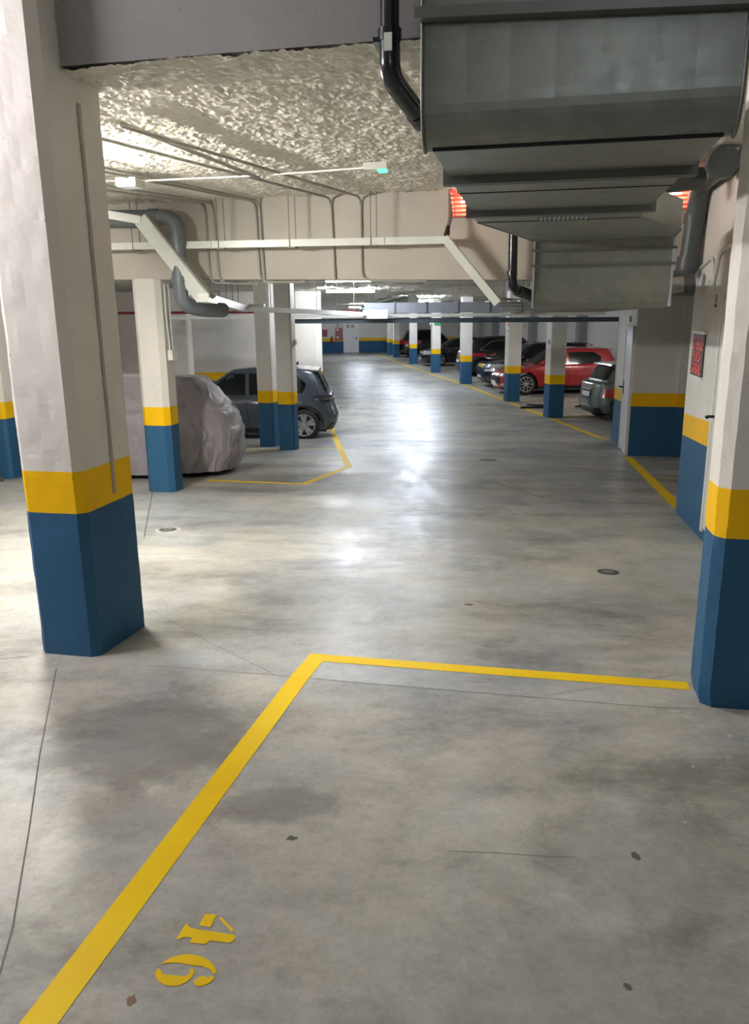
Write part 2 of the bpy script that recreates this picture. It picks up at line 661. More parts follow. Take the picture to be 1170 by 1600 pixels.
def banded_wall(name, F, a0, b0, a1, b1, ztop, thick=0.15, side=1, label=None, follow=True, bands=True):
    """a wall between two plan points whose bands follow the floor; three bands of faces"""
    p0, p1 = Vector(F(a0, b0, 0)[:2]), Vector(F(a1, b1, 0)[:2])
    d = (p1 - p0)
    L = d.length
    d.normalize()
    n = Vector((-d.y, d.x)) * side * thick
    k = max(1, int(L / 1.5)) if follow else 1
    mb = MB()
    for i in range(k):
        q0, q1 = p0 + d * L * i / k, p0 + d * L * (i + 1) / k
        f0, f1 = fz(q0.x, q0.y), fz(q1.x, q1.y)
        lev = [(-0.02, BLUE_H, 2), (BLUE_H, YEL_H, 1), (YEL_H, None, 0)] if bands else [(-0.02, None, 0)]
        for lo, hi, mi in lev:
            zs = [(f0 + lo, f1 + lo), ((f0 + hi, f1 + hi) if hi is not None else (ztop, ztop))]
            vs = []
            for (za, zb) in zs:
                vs += [(q0.x, q0.y, za), (q1.x, q1.y, zb), (q1.x + n.x, q1.y + n.y, zb), (q0.x + n.x, q0.y + n.y, za)]
            mb.add(vs, [(0, 3, 2, 1), (4, 5, 6, 7), (0, 1, 5, 4), (1, 2, 6, 5), (2, 3, 7, 6), (3, 0, 4, 7)], mi)
    o = mb.build(name, [M['white'], M['yellow'], M['blue']])
    return struct(o, label, 'wall')


# right side: the wall with the sign (recedes along A), its return, and the block with a door
banded_wall('wall_right', A, 3.2, 1.60, 8.82, 1.60, 4.2, 0.2, -1, 'white wall with sloping yellow and blue bands carrying the sale sign')
banded_wall('wall_right_return', A, 8.82, 1.802, 8.82, 5.2, 2.96, 0.2, -1, 'return of the sign wall behind its far corner')
banded_wall('wall_block_front', A, 14.13, 1.69, 14.13, 2.42, 3.42, 0.15, 1, 'shaded face of the stair block with ochre and dark blue bands')
banded_wall('wall_block_pilaster', A, 14.05, 2.42, 14.05, 5.4, 3.42, 0.22, 1, 'shallow pilaster face right of the stair block')
banded_wall('wall_block_side', A, 17.2, 1.69, 14.135, 1.69, 3.42, 0.15, 1, 'lit narrow side of the stair block beside its white door')
banded_wall('wall_block_back', A, 17.2, 1.69, 17.2, 5.4, 3.42, 0.15, -1, 'rear face of the stair block by the grey car')
banded_wall('wall_alcove', A, 8.82, 5.2, 14.27, 5.2, 4.0, 0.2, -1, 'end wall of the alcove bay')
# right back wall of the far bays, end wall, left walls
banded_wall('wall_right_back', B, 13.0, 12.3, 59.6, 12.3, 3.42, 0.2, -1, 'long back wall behind the right parking bays', bands=False)
banded_wall('wall_end', B, 59.5, 12.5, 59.5, -3.0, 3.42, 0.2, -1, 'end wall of the aisle with door and fire cabinets')
banded_wall('wall_left_back', W, -1.44, 22.45, -14.0, 22.45, 3.42, 0.2, -1, 'pale grey wall with yellow band behind the slate hatchback')
banded_wall('wall_left_aisle', W, -1.44, 22.46, -5.3, 60.0, 3.42, 0.2, 1, 'left wall of the aisle beyond the corner')
banded_wall('wall_left', W, -14.0, 22.7, -14.0, -6.0, 4.4, 0.2, 1, 'far left outer wall')
banded_wall('wall_behind', W, -14.2, -6.0, 12.0, -6.0, 4.4, 0.2, -1, 'wall behind the viewpoint')
banded_wall('wall_right_near', A, -7.5, 6.5, 8.8, 6.5, 4.4, 0.2, -1, 'outer wall right of the near bay')

# ---- ceilings
ns, nt_ = 400, 480
s = np.linspace(3.835, 8.94, ns)
t = np.linspace(-5.4, 1.4, nt_)
S, T = np.meshgrid(s, t, indexing='ij')


def spray_height(a, b, amp, sc=1.0, seed=1):
    # thick flicked-on lumps: warped ridged noise
    wa = vnoise(a * 5 * sc, b * 5 * sc, seed + 7) * 1.5
    wb = vnoise(a * 5 * sc, b * 5 * sc, seed + 8) * 1.5
    r1 = 1 - np.abs(2 * vnoise(a * 17 * sc + wa, b * 12 * sc + wb, seed) - 1)
    r2 = 1 - np.abs(2 * vnoise(a * 31 * sc + wb, b * 25 * sc, seed + 1) - 1)
    big = vnoise(a * 3.1 * sc, b * 3.1 * sc, seed + 2)
    return amp * (r1 ** 2 * 0.9 + r2 ** 2 * 0.5 + big * 0.8)


Z = np.where(S < 4.27, 3.778, 3.92)
Z = Z + np.clip((S - 4.20) / 0.12, 0, 1) * 0  # straight step hidden behind the beam edge
flat = np.where(S < 4.27, 0.6, 1.0)
Z = Z - spray_height(S, T, 0.026, 2.0) * flat + 0.0
X = S * sin(HA) + T * cos(HA)
Y = S * cos(HA) - T * sin(HA)
ceil = struct(grid_object('ceiling', np.stack([X, Y, Z], -1), M['spray']), 'lumpy sprayed cream ceiling over the near aisle', 'ceiling')
# the rest of the near ceiling, plain
mb = MB()
mb.box(A, 3.86, 8.94, -16, -5.38, 3.9, 3.95)
mb.box(A, 3.86, 8.94, 1.39, 7, 3.9, 3.95)
mb.box(A, -9, 3.9, -16, 7, 4.25, 4.35)
struct(mb.build('ceiling_near', M['spray']), 'plain sprayed ceiling around the near bays', 'ceiling')
# far ceiling: textured part above the aisle, plain elsewhere
yy = np.linspace(14.0, 40.0, 520)
xx = np.linspace(-7.0, 6.0, 260)
YY, XX = np.meshgrid(yy, xx, indexing='ij')
ZZ = 3.40 - spray_height(YY, XX, 0.07, 0.6, 11)
struct(grid_object('ceiling_far', np.stack([XX, YY, ZZ], -1), M['spray']), 'sprayed ceiling over the far aisle', 'ceiling')
mb = MB()
mb.box(A, 9.285, 70, -30, 32, 3.41, 3.47)
o = struct(mb.build('ceiling_far_slab', M['spray']), 'flat far ceiling slab', 'ceiling')

# ---- beams
mb = MB()
mb.box(A, 3.85, 4.22, -14, 7, 3.777, 4.35)
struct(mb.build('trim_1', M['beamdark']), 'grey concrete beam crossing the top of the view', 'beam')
mb = MB()
# second beam: bottom edge drops slightly to the right; notched where the terracotta vent sits
face = [(-14, 3.20), (-5, 3.04), (0, 2.944), (7, 2.90), (7, 3.99), (1.58, 3.99), (1.58, 3.62), (-0.96, 3.62), (-0.96, 3.99), (-14, 3.99)]
mb.extrude([A(8.93, tt, zz) for tt, zz in face], tuple(np.array(A(0.35, 0, 0))))
struct(mb.build('trim_2', M['beam']), 'broad beige concrete beam across the aisle carrying conduits', 'beam')
mb = MB()
mb.box(A, 13.7, 14.04, 1.7, 5.2, 2.86, 3.36)
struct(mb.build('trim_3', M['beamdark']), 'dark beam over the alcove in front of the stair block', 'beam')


# ---- pillars
def oct_ring(a0, a1, b0, b1, c):
    return [(a0 + c, b0), (a1 - c, b0), (a1, b0 + c), (a1, b1 - c), (a1 - c, b1), (a0 + c, b1), (a0, b1 - c), (a0, b0 + c)]


def pillar(F, a0, a1, b0, b1, ztop, label, c=0.03, rough=0.0, zf=None, mats=None, group=None, flare=0.0):
    cx, cy, _ = F((a0 + a1) / 2, (b0 + b1) / 2, 0)
    if zf is None:
        zs = [fz(*F(a, b, 0)[:2]) for a in (a0, a1) for b in (b0, b1)]
        zf, zhi = min(zs), max(zs)
    o = thing('concrete_pillar', label, 'pillar', (cx, cy, zf), 0, group)
    mats = mats or (M['blue'], M['yellow'], M['white'])
    ring = oct_ring(a0, a1, b0, b1, c)
    for nm, z0, z1, mat in (('blue_base', zf - 0.0, zf + BLUE_H, mats[0]), ('yellow_band', zf + BLUE_H, zf + YEL_H, mats[1]), ('pillar_shaft', zf + YEL_H, ztop, mats[2])):
        mb = MB()
        if rough:
            # finely divided sides with slightly wavy faces and chipped arrises
            per = []
            for i in range(8):
                p, q = ring[i], ring[(i + 1) % 8]
                L = math.hypot(q[0] - p[0], q[1] - p[1])
                k = max(2, int(L / 0.03))
                per += [(p[0] + (q[0] - p[0]) * j / k, p[1] + (q[1] - p[1]) * j / k) for j in range(k)]
            kz = max(2, int((z1 - z0) / 0.03))
            n = len(per)
            ca, cb = (a0 + a1) / 2, (b0 + b1) / 2
            vs = []
            for iz in range(kz + 1):
                z = z0 + (z1 - z0) * iz / kz
                for j, (a, b) in enumerate(per):
                    u = np.array([j * 0.9]), np.array([z * 23.0])
                    d = (float(vnoise(u[0] * 0.6, u[1] * 0.5, 5)[0]) - 0.5) * rough
                    d += (float(vnoise(u[0] * 2, u[1] * 2, 6)[0]) - 0.5) * rough * 0.4
                    da, db = a - ca, b - cb
                    L = math.hypot(da, db)
                    fl = flare * max(0.0, 1 - (z - zf) / 0.12) ** 2 if nm == 'blue_base' else 0
                    # pull the corner in near the foot (rounded foot) for negative flare
                    vs.append(F(a + da / L * (d + fl), b + db / L * (d + fl), z))
            fs = [(i * n + j, i * n + (j + 1) % n, (i + 1) * n + (j + 1) % n, (i + 1) * n + j) for i in range(kz) for j in range(n)]
            mb.add(vs, fs, 0, False)
            mb.add([vs[j] for j in range(n)], [tuple(range(n))], 0)
            mb.add([vs[kz * n + j] for j in range(n)], [tuple(range(n))], 0)
        else:
            mb.prism(F, ring, z0, z1)
        mb.build(nm, mat, o)
    return o


pl = pillar(A, 3.655, 4.235, -2.712, -2.335, 4.25, 'large concrete pillar at the left front with lit face and shaded side', 0.045, 0.005)
mb = MB().box(A, 3.965, 3.990, -2.338, -2.326, 1.60, 3.64)
mb.build('cable_channel', M['conduit'], pl)
pr = pillar(A, 3.655, 3.93, 0.845, 1.62, 4.25, 'nearest right pillar, cut by the right edge of the view', 0.045, 0.005, flare=-0.02)
l2 = pillar(A, 8.91, 9.24, -4.767, -4.40, 3.04, 'cream pillar under the beam beside the covered car', 0.06, 0)
mb = MB()
mb.tube(rounded([A(9.02, -4.385, 2.98), A(9.02, -4.385, 2.62), A(9.06, -4.385, 2.2)], 0.05), 0.010, 6)
mb.tube([A(9.13, -4.385, 2.98), A(9.13, -4.385, 2.2)], 0.010, 6)
mb.build('conduit', M['pvc_white'], l2)
mb = MB().box(A, 9.03, 9.15, -4.40, -4.34, 2.08, 2.20)
mb.build('switch_box', M['pvc_white'], l2)
pillar(A, 9.50, 9.85, -7.60, -7.13, 3.36, 'pillar at the left edge of the view, half hidden by the large one', 0.04, 0)
pa = pillar(A, 14.17, 14.50, -5.14, -4.84, 3.42, 'rear pillar of the close pair in front of the slate hatchback', 0.03, 0)
pb = pillar(A, 13.73, 14.02, -4.60, -4.29, 3.42, 'front pillar of the close pair in front of the slate hatchback', 0.03, 0)
mb = MB().box(A, 13.85, 13.93, -4.292, -4.24, 2.10, 2.19)
mb.build('switch_box', M['pvc_white'], pb)
pillar(W, -4.92, -4.50, 19.4, 19.9, 3.42, 'grey pillar standing behind the roof of the covered car', 0.03, 0)
pillar(W, -6.75, -6.25, 21.2, 21.7, 3.42, 'pillar by the left back wall seen beside the large left pillar', 0.03, 0)
far = [(19.5, 'first pillar of the right row, beside the red car door'), (23.5, 'second pillar of the right row, in front of the red car nose'),
       (30.2, 'third pillar of the right row, by the black SUV tail'), (36.9, 'fourth pillar of the right row with the green exit sign'),
       (44.1, 'fifth pillar of the right row, by the far dark SUV wheel'), (51.6, 'sixth pillar of the right row, next to the last one'),
       (55.2, 'last and farthest pillar of the right row')]
rowp = []
for u, lb in far:
    rowp.append(pillar(B, u, u + 0.42, 6.43, 6.84, 3.42, lb, 0.02, 0, zf=0.0))

# ================================================================== PARKING LINES
lines = [
    ([(-0.98, 1.0), (-0.915, 1.70), (-0.795, 2.267), (-0.378, 3.478), (-0.29, 3.93)], None),
]
# near bay: long line along the bay, short line across to the right pillar
tag(strip('parking_line', [A(0.3, -1.293, 0)[:2], A(3.90, -1.135, 0)[:2], A(3.90, 0.845, 0)[:2]], 0.102, M['line']),
    'L-shaped bright yellow line around bay 46 in the foreground', 'floor marking')
tag(strip('parking_line', [(-2.35, 10.63), (-0.95, 10.29), (-0.40, 12.02), (-1.02, 18.7)], 0.115, M['line']),
    'bent yellow line round the bays of the covered and slate cars', 'floor marking')
tag(strip('parking_line', [(-3.0, 14.25), (-0.66, 14.70)], 0.06, M['line']),
    'thin faint yellow line between the covered car and slate hatchback bays', 'floor marking')
tag(strip('parking_line', [(3.45, 8.50), (4.40, 13.30)], 0.14, M['line']),
    'yellow line from the sign wall corner to the stair block', 'floor marking')
tag(strip('parking_line', [(3.95, 10.85), (5.6, 10.55)], 0.06, M['line']),
    'thin yellow bay line in the alcove left of the sign wall', 'floor marking')
tag(strip('parking_line', [(4.93, 16.35), (4.87, 16.75), (4.23, 23.31), (3.66, 29.4), (2.42, 38.44), (0.75, 52.7), (0.3, 56.5)], 0.13, M['line']),
    'long yellow line along the right row of pillars', 'floor marking')
for u, lb in ((19.7, 'yellow bay line behind the first right-row pillar'), (23.7, 'yellow bay line between the red and navy cars'),
              (30.4, 'yellow bay line by the third right-row pillar'), (37.1, 'yellow bay line by the fourth right-row pillar')):
    tag(strip('parking_line', [B(u, 6.9, 0)[:2], B(u, 12.0, 0)[:2]], 0.10, M['line']), lb, 'floor marking')

# bay number 46 as stencilled pieces (plan coordinates in the near frame)
num = thing('bay_number', 'yellow stencilled bay number 46 painted on the floor', 'floor marking', A(1.79, -0.93, ZN))
digits = {
    'digit_four': [
        [(1.942, -0.959), (1.944, -0.921), (1.891, -0.92), (1.892, -0.959)],
        [(1.933, -0.911), (1.937, -0.903), (1.893, -0.843), (1.886, -0.848)],
        [(1.894, -1.0), (1.879, -0.985), (1.876, -0.961), (1.876, -0.832), (1.866, -0.828), (1.85, -0.831), (1.843, -0.842), (1.841, -0.901),
         (1.824, -0.907), (1.822, -0.959), (1.840, -0.959), (1.842, -0.972), (1.838, -0.987), (1.826, -0.996), (1.829, -1.005), (1.850, -1.003), (1.870, -1.004)]],
    'digit_six': [
        [(1.727, -1.007), (1.746, -0.998), (1.762, -0.983), (1.772, -0.966), (1.779, -0.945), (1.780, -0.919), (1.776, -0.892), (1.767, -0.87),
         (1.753, -0.85), (1.735, -0.834), (1.727, -0.835), (1.727, -0.844), (1.736, -0.852), (1.742, -0.868), (1.745, -0.888), (1.742, -0.907),
         (1.744, -0.931), (1.744, -0.956), (1.741, -0.976), (1.736, -0.994)],
        [(1.715, -1.004), (1.707, -0.995), (1.699, -0.988), (1.697, -0.973), (1.700, -0.953), (1.700, -0.932), (1.704, -0.916), (1.714, -0.910),
         (1.729, -0.915), (1.733, -0.909), (1.729, -0.900), (1.717, -0.897), (1.699, -0.898), (1.683, -0.906), (1.671, -0.918), (1.663, -0.939),
         (1.663, -0.963), (1.672, -0.986), (1.686, -1.002), (1.697, -1.009), (1.710, -1.009)],
        [(1.688, -0.886), (1.700, -0.883), (1.710, -0.876), (1.714, -0.864), (1.709, -0.853), (1.717, -0.846), (1.717, -0.835), (1.706, -0.833),
         (1.692, -0.841), (1.682, -0.852), (1.677, -0.864), (1.679, -0.876)]]}
for nm, polys in digits.items():
    mb = MB()
    for pl_ in polys:
        bmq = bmesh.new()
        vv = [bmq.verts.new(A(a, b, ZN + 0.0016)) for a, b in pl_]
        bmq.faces.new(vv)
        bmesh.ops.triangulate(bmq, faces=bmq.faces[:], ngon_method='EAR_CLIP')
        bmq.verts.index_update()
        mb.add([tuple(v.co) for v in bmq.verts], [tuple(v.index for v in f.verts) for f in bmq.faces])
        bmq.free()
    mb.build(nm, M['line'], num)


# ---- dried paint splashes and oil spots, thin blots on the slab
def blot(name, x, y, rx, ry, mat, seed):
    rr = random.Random(seed)
    k = 14
    vs = []
    for i in range(k):
        a = 2 * pi * i / k
        q = 1 + rr.uniform(-0.35, 0.35)
        px_, py_ = x + rx * q * cos(a), y + ry * q * sin(a)
        vs.append((px_, py_, fz(px_, py_) + 0.0012))
    return MB().add(vs, [tuple(range(k))]).build(name, mat, floor)


for i, (x, y, rx, ry) in enumerate(((1.426, 3.364, .02, .012), (1.446, 3.326, .028, .012), (1.474, 3.308, .02, .014), (1.482, 3.35, .014, .01), (1.454, 3.169, .014, .008), (1.586, 3.138, .012, .01),
                                    (1.322, 2.897, .006, .008), (1.497, 2.957, .008, .006), (0.395, 2.681, .009, .006), (0.621, 2.519, .006, .005), (1.147, 2.53, .006, .005), (0.30, 2.2, .004, .004), (1.50, 3.23, .016, .01))):
    blot('paint_splash', x, y, rx, ry, M['mortar'], i)
for i, (x, y, rx, ry) in enumerate(((-0.313, 2.461, .020, .013), (0.903, 2.348, .015, .018), (0.642, 5.008, .04, .02), (0.70, 1.80, .012, .012))):
    blot('oil_spot', x, y, rx, ry, M['joint'], 40 + i)
blot('leaf_stain', -0.692, 1.773, .012, .018, simple('brown_stain', (0.22, 0.14, 0.09), 0.7), 77)

# ---- round floor drains with pale mortar surround
def drain(x, y, r, label):
    z = fz(x, y)
    o = thing('floor_drain', label, 'drain', (x, y, z))
    slope = -ZN / (S1 - S0)

    def G(rr, a, h):
        px, py = x + rr * cos(a), y + rr * sin(a)
        return (px, py, fz(px, py) + h)
    mb = MB()
    k = 28
    vs = [G(r * (1.45 + 0.12 * sin(5 * i) + 0.1 * sin(3 * i + 1)), 2 * pi * i / k, 0.0012) for i in range(k)]
    mb.add(vs, [tuple(range(k))])
    mb.build('mortar_surround', M['mortar'], o)
    mb = MB()
    vs = [G(r, 2 * pi * i / k, 0.0022) for i in range(k)]
    mb.add(vs, [tuple(range(k))])
    mb.build('recess', M['void'], o)
    mb = MB()
    for ri, ro in ((r * 0.93, r * 1.06), (r * 0.0, r * 0.60)):
        vs = [G(rr, 2 * pi * i / k, 0.006) for rr in (ri, ro) for i in range(k)]
        mb.add(vs, [(i, (i + 1) % k, k + (i + 1) % k, k + i) for i in range(k)])
    for j in range(16):
        a = 2 * pi * j / 16
        da = 0.10
        vs = [G(r * 0.58, a - da * 1.2, 0.006), G(r * 0.96, a - da, 0.006), G(r * 0.96, a + da, 0.006), G(r * 0.58, a + da * 1.2, 0.006)]
        mb.add(vs, [(0, 1, 2, 3)])
    mb.build('grate', M['castiron'], o)


drain(1.84, 5.84, 0.082, 'round metal drain grate in the floor near the right pillar')
drain(1.91, 12.86, 0.15, 'drain in the middle of the aisle before the stair block')
drain(-2.04, 7.40, 0.085, 'small floor drain behind the large left pillar')

# ================================================================== VENTILATION DUCT
duct = thing('ventilation_duct', 'large galvanised steel air duct hung under the ceiling at the upper right', 'duct', A(3.0, 0.1, 2.62))
ZB, ZT = 3.16, 3.44
TL, TR = -0.395, 0.61


def profile_sweep(prof, tl, tr, mat, name, parent, mi=0, bow=0.0):
    """closed (s,z) profile extruded between tl and tr"""
    mb = MB()
    n = len(prof)
    vs = [A(s, tl, z) for s, z in prof] + [A(s, tr, z) for s, z in prof]
    fs = [tuple(range(n)), tuple(range(n, 2 * n))[::-1]] + [(i, (i + 1) % n, n + (i + 1) % n, n + i) for i in range(n)]
    mb.add(vs, fs)
    return mb.build(name, mat, parent)


# riser: six folded sheet strips with cross seams, curved heel
def riser_point(q):
    """q 0..1 along the front face from the top, round the heel to the seam"""
    if q < 0.6:
        return (3.02 - 0.0, 4.2 + (3.33 - 4.2) * q / 0.6)
    a = (q - 0.6) / 0.4 * pi / 2
    return (3.02 + 0.17 * (1 - cos(a)) * 0.55, 3.33 - 0.17 * sin(a))


strips = 7
tw0, tw1 = -0.425, 0.645
for i in range(strips):
    ta, tb = tw0 + (tw1 - tw0) * i / strips, tw0 + (tw1 - tw0) * (i + 1) / strips
    prof = [riser_point(q) for q in list(np.linspace(0, 0.6, 4)) + list(np.linspace(0.65, 1, 9))]
    prof = [(s_ + 0.0, z_) for s_, z_ in prof]
    back = [(3.30, 3.30), (3.30, 4.2)]
    mb = MB()
    pr_ = prof + back
    n = len(pr_)
    k = 4
    vs = []
    for j in range(k + 1):
        tt = ta + (tb - ta) * j / k
        bow = 0.0012 * sin(pi * j / k)
        vs += [A(s_ - (bow if idx < len(prof) else 0), tt, z_ - (bow * 0.4 if len(prof) - 6 < idx < len(prof) else 0)) for idx, (s_, z_) in enumerate(pr_)]
    fs = [(j * n + a_, j * n + (a_ + 1) % n, (j + 1) * n + (a_ + 1) % n, (j + 1) * n + a_) for j in range(k) for a_ in range(n)]
    fs += [tuple(range(n)), tuple(range(k * n, k * n + n))]
    mb.add(vs, fs)
    mb.build('riser_panel', M['galv'], duct)
# flange across the riser and edge seams
mb = MB()
pts = [A(2.985, tw0 - 0.02, 3.575), A(2.985, tw1 + 0.02, 3.535)]
mb.bar(pts[0], pts[1], 0.05, 0.035)
mb.build('flange', M['galv_dark'], duct)
for tt in (tw0, tw1):
    mb = MB()
    mb.tube([A(s_ - 0.004, tt, z_ - 0.002) for s_, z_ in [riser_point(q) for q in list(np.linspace(0, 0.6, 4)) + list(np.linspace(0.65, 1, 9))]], 0.007, 6)
    mb.build('edge_seam', M['galv_dark'], duct)
# straight run in panels: seam positions
segs = [(3.09, 3.68), (3.68, 4.15), (4.15, 4.88), (4.88, 5.40)]
for a, b in segs:
    mb = MB()
    mb.box(A, a + 0.004, b - 0.004, TL, TR, ZB, ZT)
    mb.build('duct_panel', M['galv'], duct)
# a shallow dark joint below each seam
for a, h, wd in ((3.09, 0.008, 0.014), (4.15, 0.008, 0.012)):
    mb = MB().box(A, a - wd / 2, a + wd / 2, TL, TR, ZB - h * 0.4, ZT)
    mb.build('seam', M['void'], duct)
for a in (3.68, 4.86):
    mb = MB()
    mb.box(A, a - 0.035, a - 0.005, TL - 0.025, TR + 0.025, ZB - 0.035, ZT + 0.03)
    mb.box(A, a + 0.005, a + 0.035, TL - 0.025, TR + 0.025, ZB - 0.035, ZT + 0.03)
    mb.box(A, a - 0.004, a + 0.004, TL - 0.02, TR + 0.02, ZB - 0.03, ZT + 0.025)
    mb.build('flange', M['galv_dark'], duct)
# grille under the run
gr = MB().box(A, 5.08, 5.30, -0.01, 0.30, ZB - 0.010, ZB + 0.001).build('grille', M['galv_dark'], duct)
for i in range(11):
    tt = 0.01 + i * 0.027
    MB().box(A, 5.10, 5.28, tt - 0.006, tt + 0.006, ZB - 0.018, ZB - 0.009).build('slat', M['galv_bright'], gr)
# offset piece shifting the duct to the right
mb = MB()
mb.prism(A, [(5.40, TL), (5.40, TR + 0.01), (6.27, 1.008), (6.81, 1.052), (6.88, -0.03)][::-1], ZB, 3.365)
mb.build('offset_piece', M['galv'], duct)
mb = MB().tube([A(5.41, TL, ZB - 0.002), A(5.41, TR, ZB - 0.002)], 0.006, 6)
mb.tube([A(5.41, TR + 0.01, ZB), A(6.27, 1.008, ZB), A(6.81, 1.052, ZB)], 0.006, 6)
mb.tube([A(5.41, TL, ZB), A(6.88, -0.03, ZB)], 0.005, 6)
mb.build('seam', M['galv_dark'], duct)
# drop box passing under the beam
BS = 6.86
for (z0, z1) in ((3.085, 3.16), (2.965, 3.082)):
    MB().box(A, BS, 7.05, -0.025, 1.055, z0, z1).build('drop_panel', M['galv'], duct)
prof = [(BS, 2.962), (BS + 0.005, 2.75), (BS + 0.03, 2.67), (BS + 0.08, 2.625), (13.2, 2.615), (13.2, 2.88), (7.05, 2.88), (7.05, 2.962)]
profile_sweep(prof, -0.025, 1.055, M['galv'], 'drop_panel', duct)
for z in (3.084, 2.963):
    MB().box(A, BS - 0.02, BS + 0.01, -0.05, 1.085, z - 0.010, z + 0.010).build('flange', M['galv_dark'], duct)
for tt in (-0.03, 1.06):
    MB().box(A, BS - 0.012, BS + 0.05, tt - 0.008, tt + 0.008, 2.63, 3.16).build('edge_seam', M['galv_bright'], duct)
MB().box(A, 7.05, 7.2, -0.02, 1.05, 2.88, 3.3).build('end_panel', M['galv_dark'], duct)
# hangers
for ss, tt in ((4.15, TL - 0.01), (4.15, TR + 0.01), (5.3, TL - 0.01)):
    MB().tube([A(ss, tt, ZB), A(ss, tt, 3.9)], 0.005, 6).build('hanger_rod', M['rod'], duct)

# crossing galvanised duct farther away and round duct
d2 = thing('crossing_duct', 'bright flat galvanised duct crossing above the aisle in the distance', 'duct', (1.5, 19.3, 2.66))
for i in range(6):
    x0 = -0.2 + i * 0.75
    MB().box(W, x0, x0 + 0.735, 19.0, 19.9, 2.66, 2.90).build('duct_panel', M['galv_bright'], d2)
for i in range(5):
    x0 = 0.55 + i * 0.75 - 0.0075
    MB().box(W, x0 - 0.02, x0 + 0.02, 18.98, 19.92, 2.64, 2.92).build('flange', M['galv_dark'], d2)
for xx in (0.1, 2.0, 3.9):
    for yy_ in (19.0, 19.9):
        MB().tube([(xx, yy_, 2.9), (xx, yy_, 3.42)], 0.008, 6).build('hanger_rod', M['rod'], d2)
d3 = thing('round_duct', 'long round spiral duct running under the far ceiling', 'duct', (0.6, 30, 2.9))
p0, p1 = Vector((1.2, 23.5, 3.05)), Vector((-0.6, 48, 3.05))
for i in range(10):
    a, b = p0.lerp(p1, i / 10), p0.lerp(p1, (i + 0.97) / 10)
    MB().tube([a, b], 0.16, 16).build('duct_tube', M['galv'], d3)
    MB().tube([b - (b - a).normalized() * 0.05, b + (b - a).normalized() * 0.03], 0.175, 16).build('collar', M['galv_dark'], d3)

# ================================================================== PIPES
# near black pipe coming down before the beam, bending under it
bp = thing('black_pipe', 'black plastic drain pipe with elbow left of the big duct', 'pipe', A(3.72, -0.67, 3.55))
path = [A(3.76, -0.668, 4.24), A(3.76, -0.67, 3.80)]
MB().tube([A(3.76, -0.672, 4.24), A(3.76, -0.675, 3.74)], 0.042, 18).build('pipe_run', M['black_pipe'], bp)
el = rounded([A(3.76, -0.675, 3.76), A(3.76, -0.675, 3.60), A(4.05, -0.575, 3.49)], 0.11, 8)
MB().tube(el, 0.047, 18).build('elbow', M['black_pipe'], bp)
MB().tube([A(3.76, -0.675, 3.79), A(3.76, -0.675, 3.74)], 0.053, 18).build('collar', M['black_pipe'], bp)
e1 = Vector(el[-1])
e0 = Vector(el[-2])
dd = (e1 - e0).normalized()
MB().tube([e1 - dd * 0.06, e1 + dd * 0.02], 0.053, 18).build('collar', M['black_pipe'], bp)
MB().tube([e1, e1 + dd * 0.3, e1 + dd * 0.5], 0.040, 18).build('pipe_run', M['pvc_grey'], bp)
MB().box(A, 3.70, 3.712, -0.69, -0.655, 3.69, 3.76).build('pipe_label', M['signframe'], bp)
MB().box(A, 3.73, 3.79, -0.745, -0.715, 3.735, 3.755).build('clamp_lug', M['black_pipe'], bp)

# second black pipe with flexible tail under the second beam
bp2 = thing('black_pipe', 'black pipe hanging before the beam with ribbed grey flexible end', 'pipe', A(8.75, -0.26, 2.95))
el = rounded([A(8.75, -0.262, 3.5), A(8.75, -0.255, 2.87), A(8.95, -0.20, 2.83)], 0.10, 8)
MB().tube(el, 0.048, 16).build('pipe_run', M['black_pipe'], bp2)
MB().tube([A(8.75, -0.262, 3.03), A(8.75, -0.262, 2.99)], 0.056, 16).build('collar', M['black_pipe'], bp2)
fp, fr = [], []
q0, q1 = Vector(A(8.93, -0.205, 2.835)), Vector(A(10.2, 0.16, 2.72))
for i in range(41):
    fp.append(q0.lerp(q1, i / 40))
    fr.append(0.052 + 0.012 * (i % 4 < 2))
MB().tube(fp, fr, 12).build('flexible_hose', M['flex'], bp2)

# grey pipe at left, running then dropping before the beam
gp = thing('grey_pipe', 'thick grey plastic pipe with elbow before the beam at left', 'pipe', A(8.62, -4.0, 2.8))
el = rounded([A(8.62, -6.3, 3.73), A(8.62, -3.985, 3.67), A(8.62, -3.985, 2.74), A(8.85, -3.86, 2.68), A(9.25, -3.74, 2.67)], 0.16, 8)
MB().tube(el, 0.088, 20).build('pipe_run', M['pvc_grey'], gp)
for a, b in ((A(8.62, -4.30, 3.68), A(8.62, -4.20, 3.677)), (A(8.62, -3.985, 3.48), A(8.62, -3.985, 3.38)), (A(8.62, -3.985, 3.04), A(8.62, -3.985, 2.97))):
    MB().tube([a, b], 0.098, 20).build('collar', M['pvc_grey'], gp)

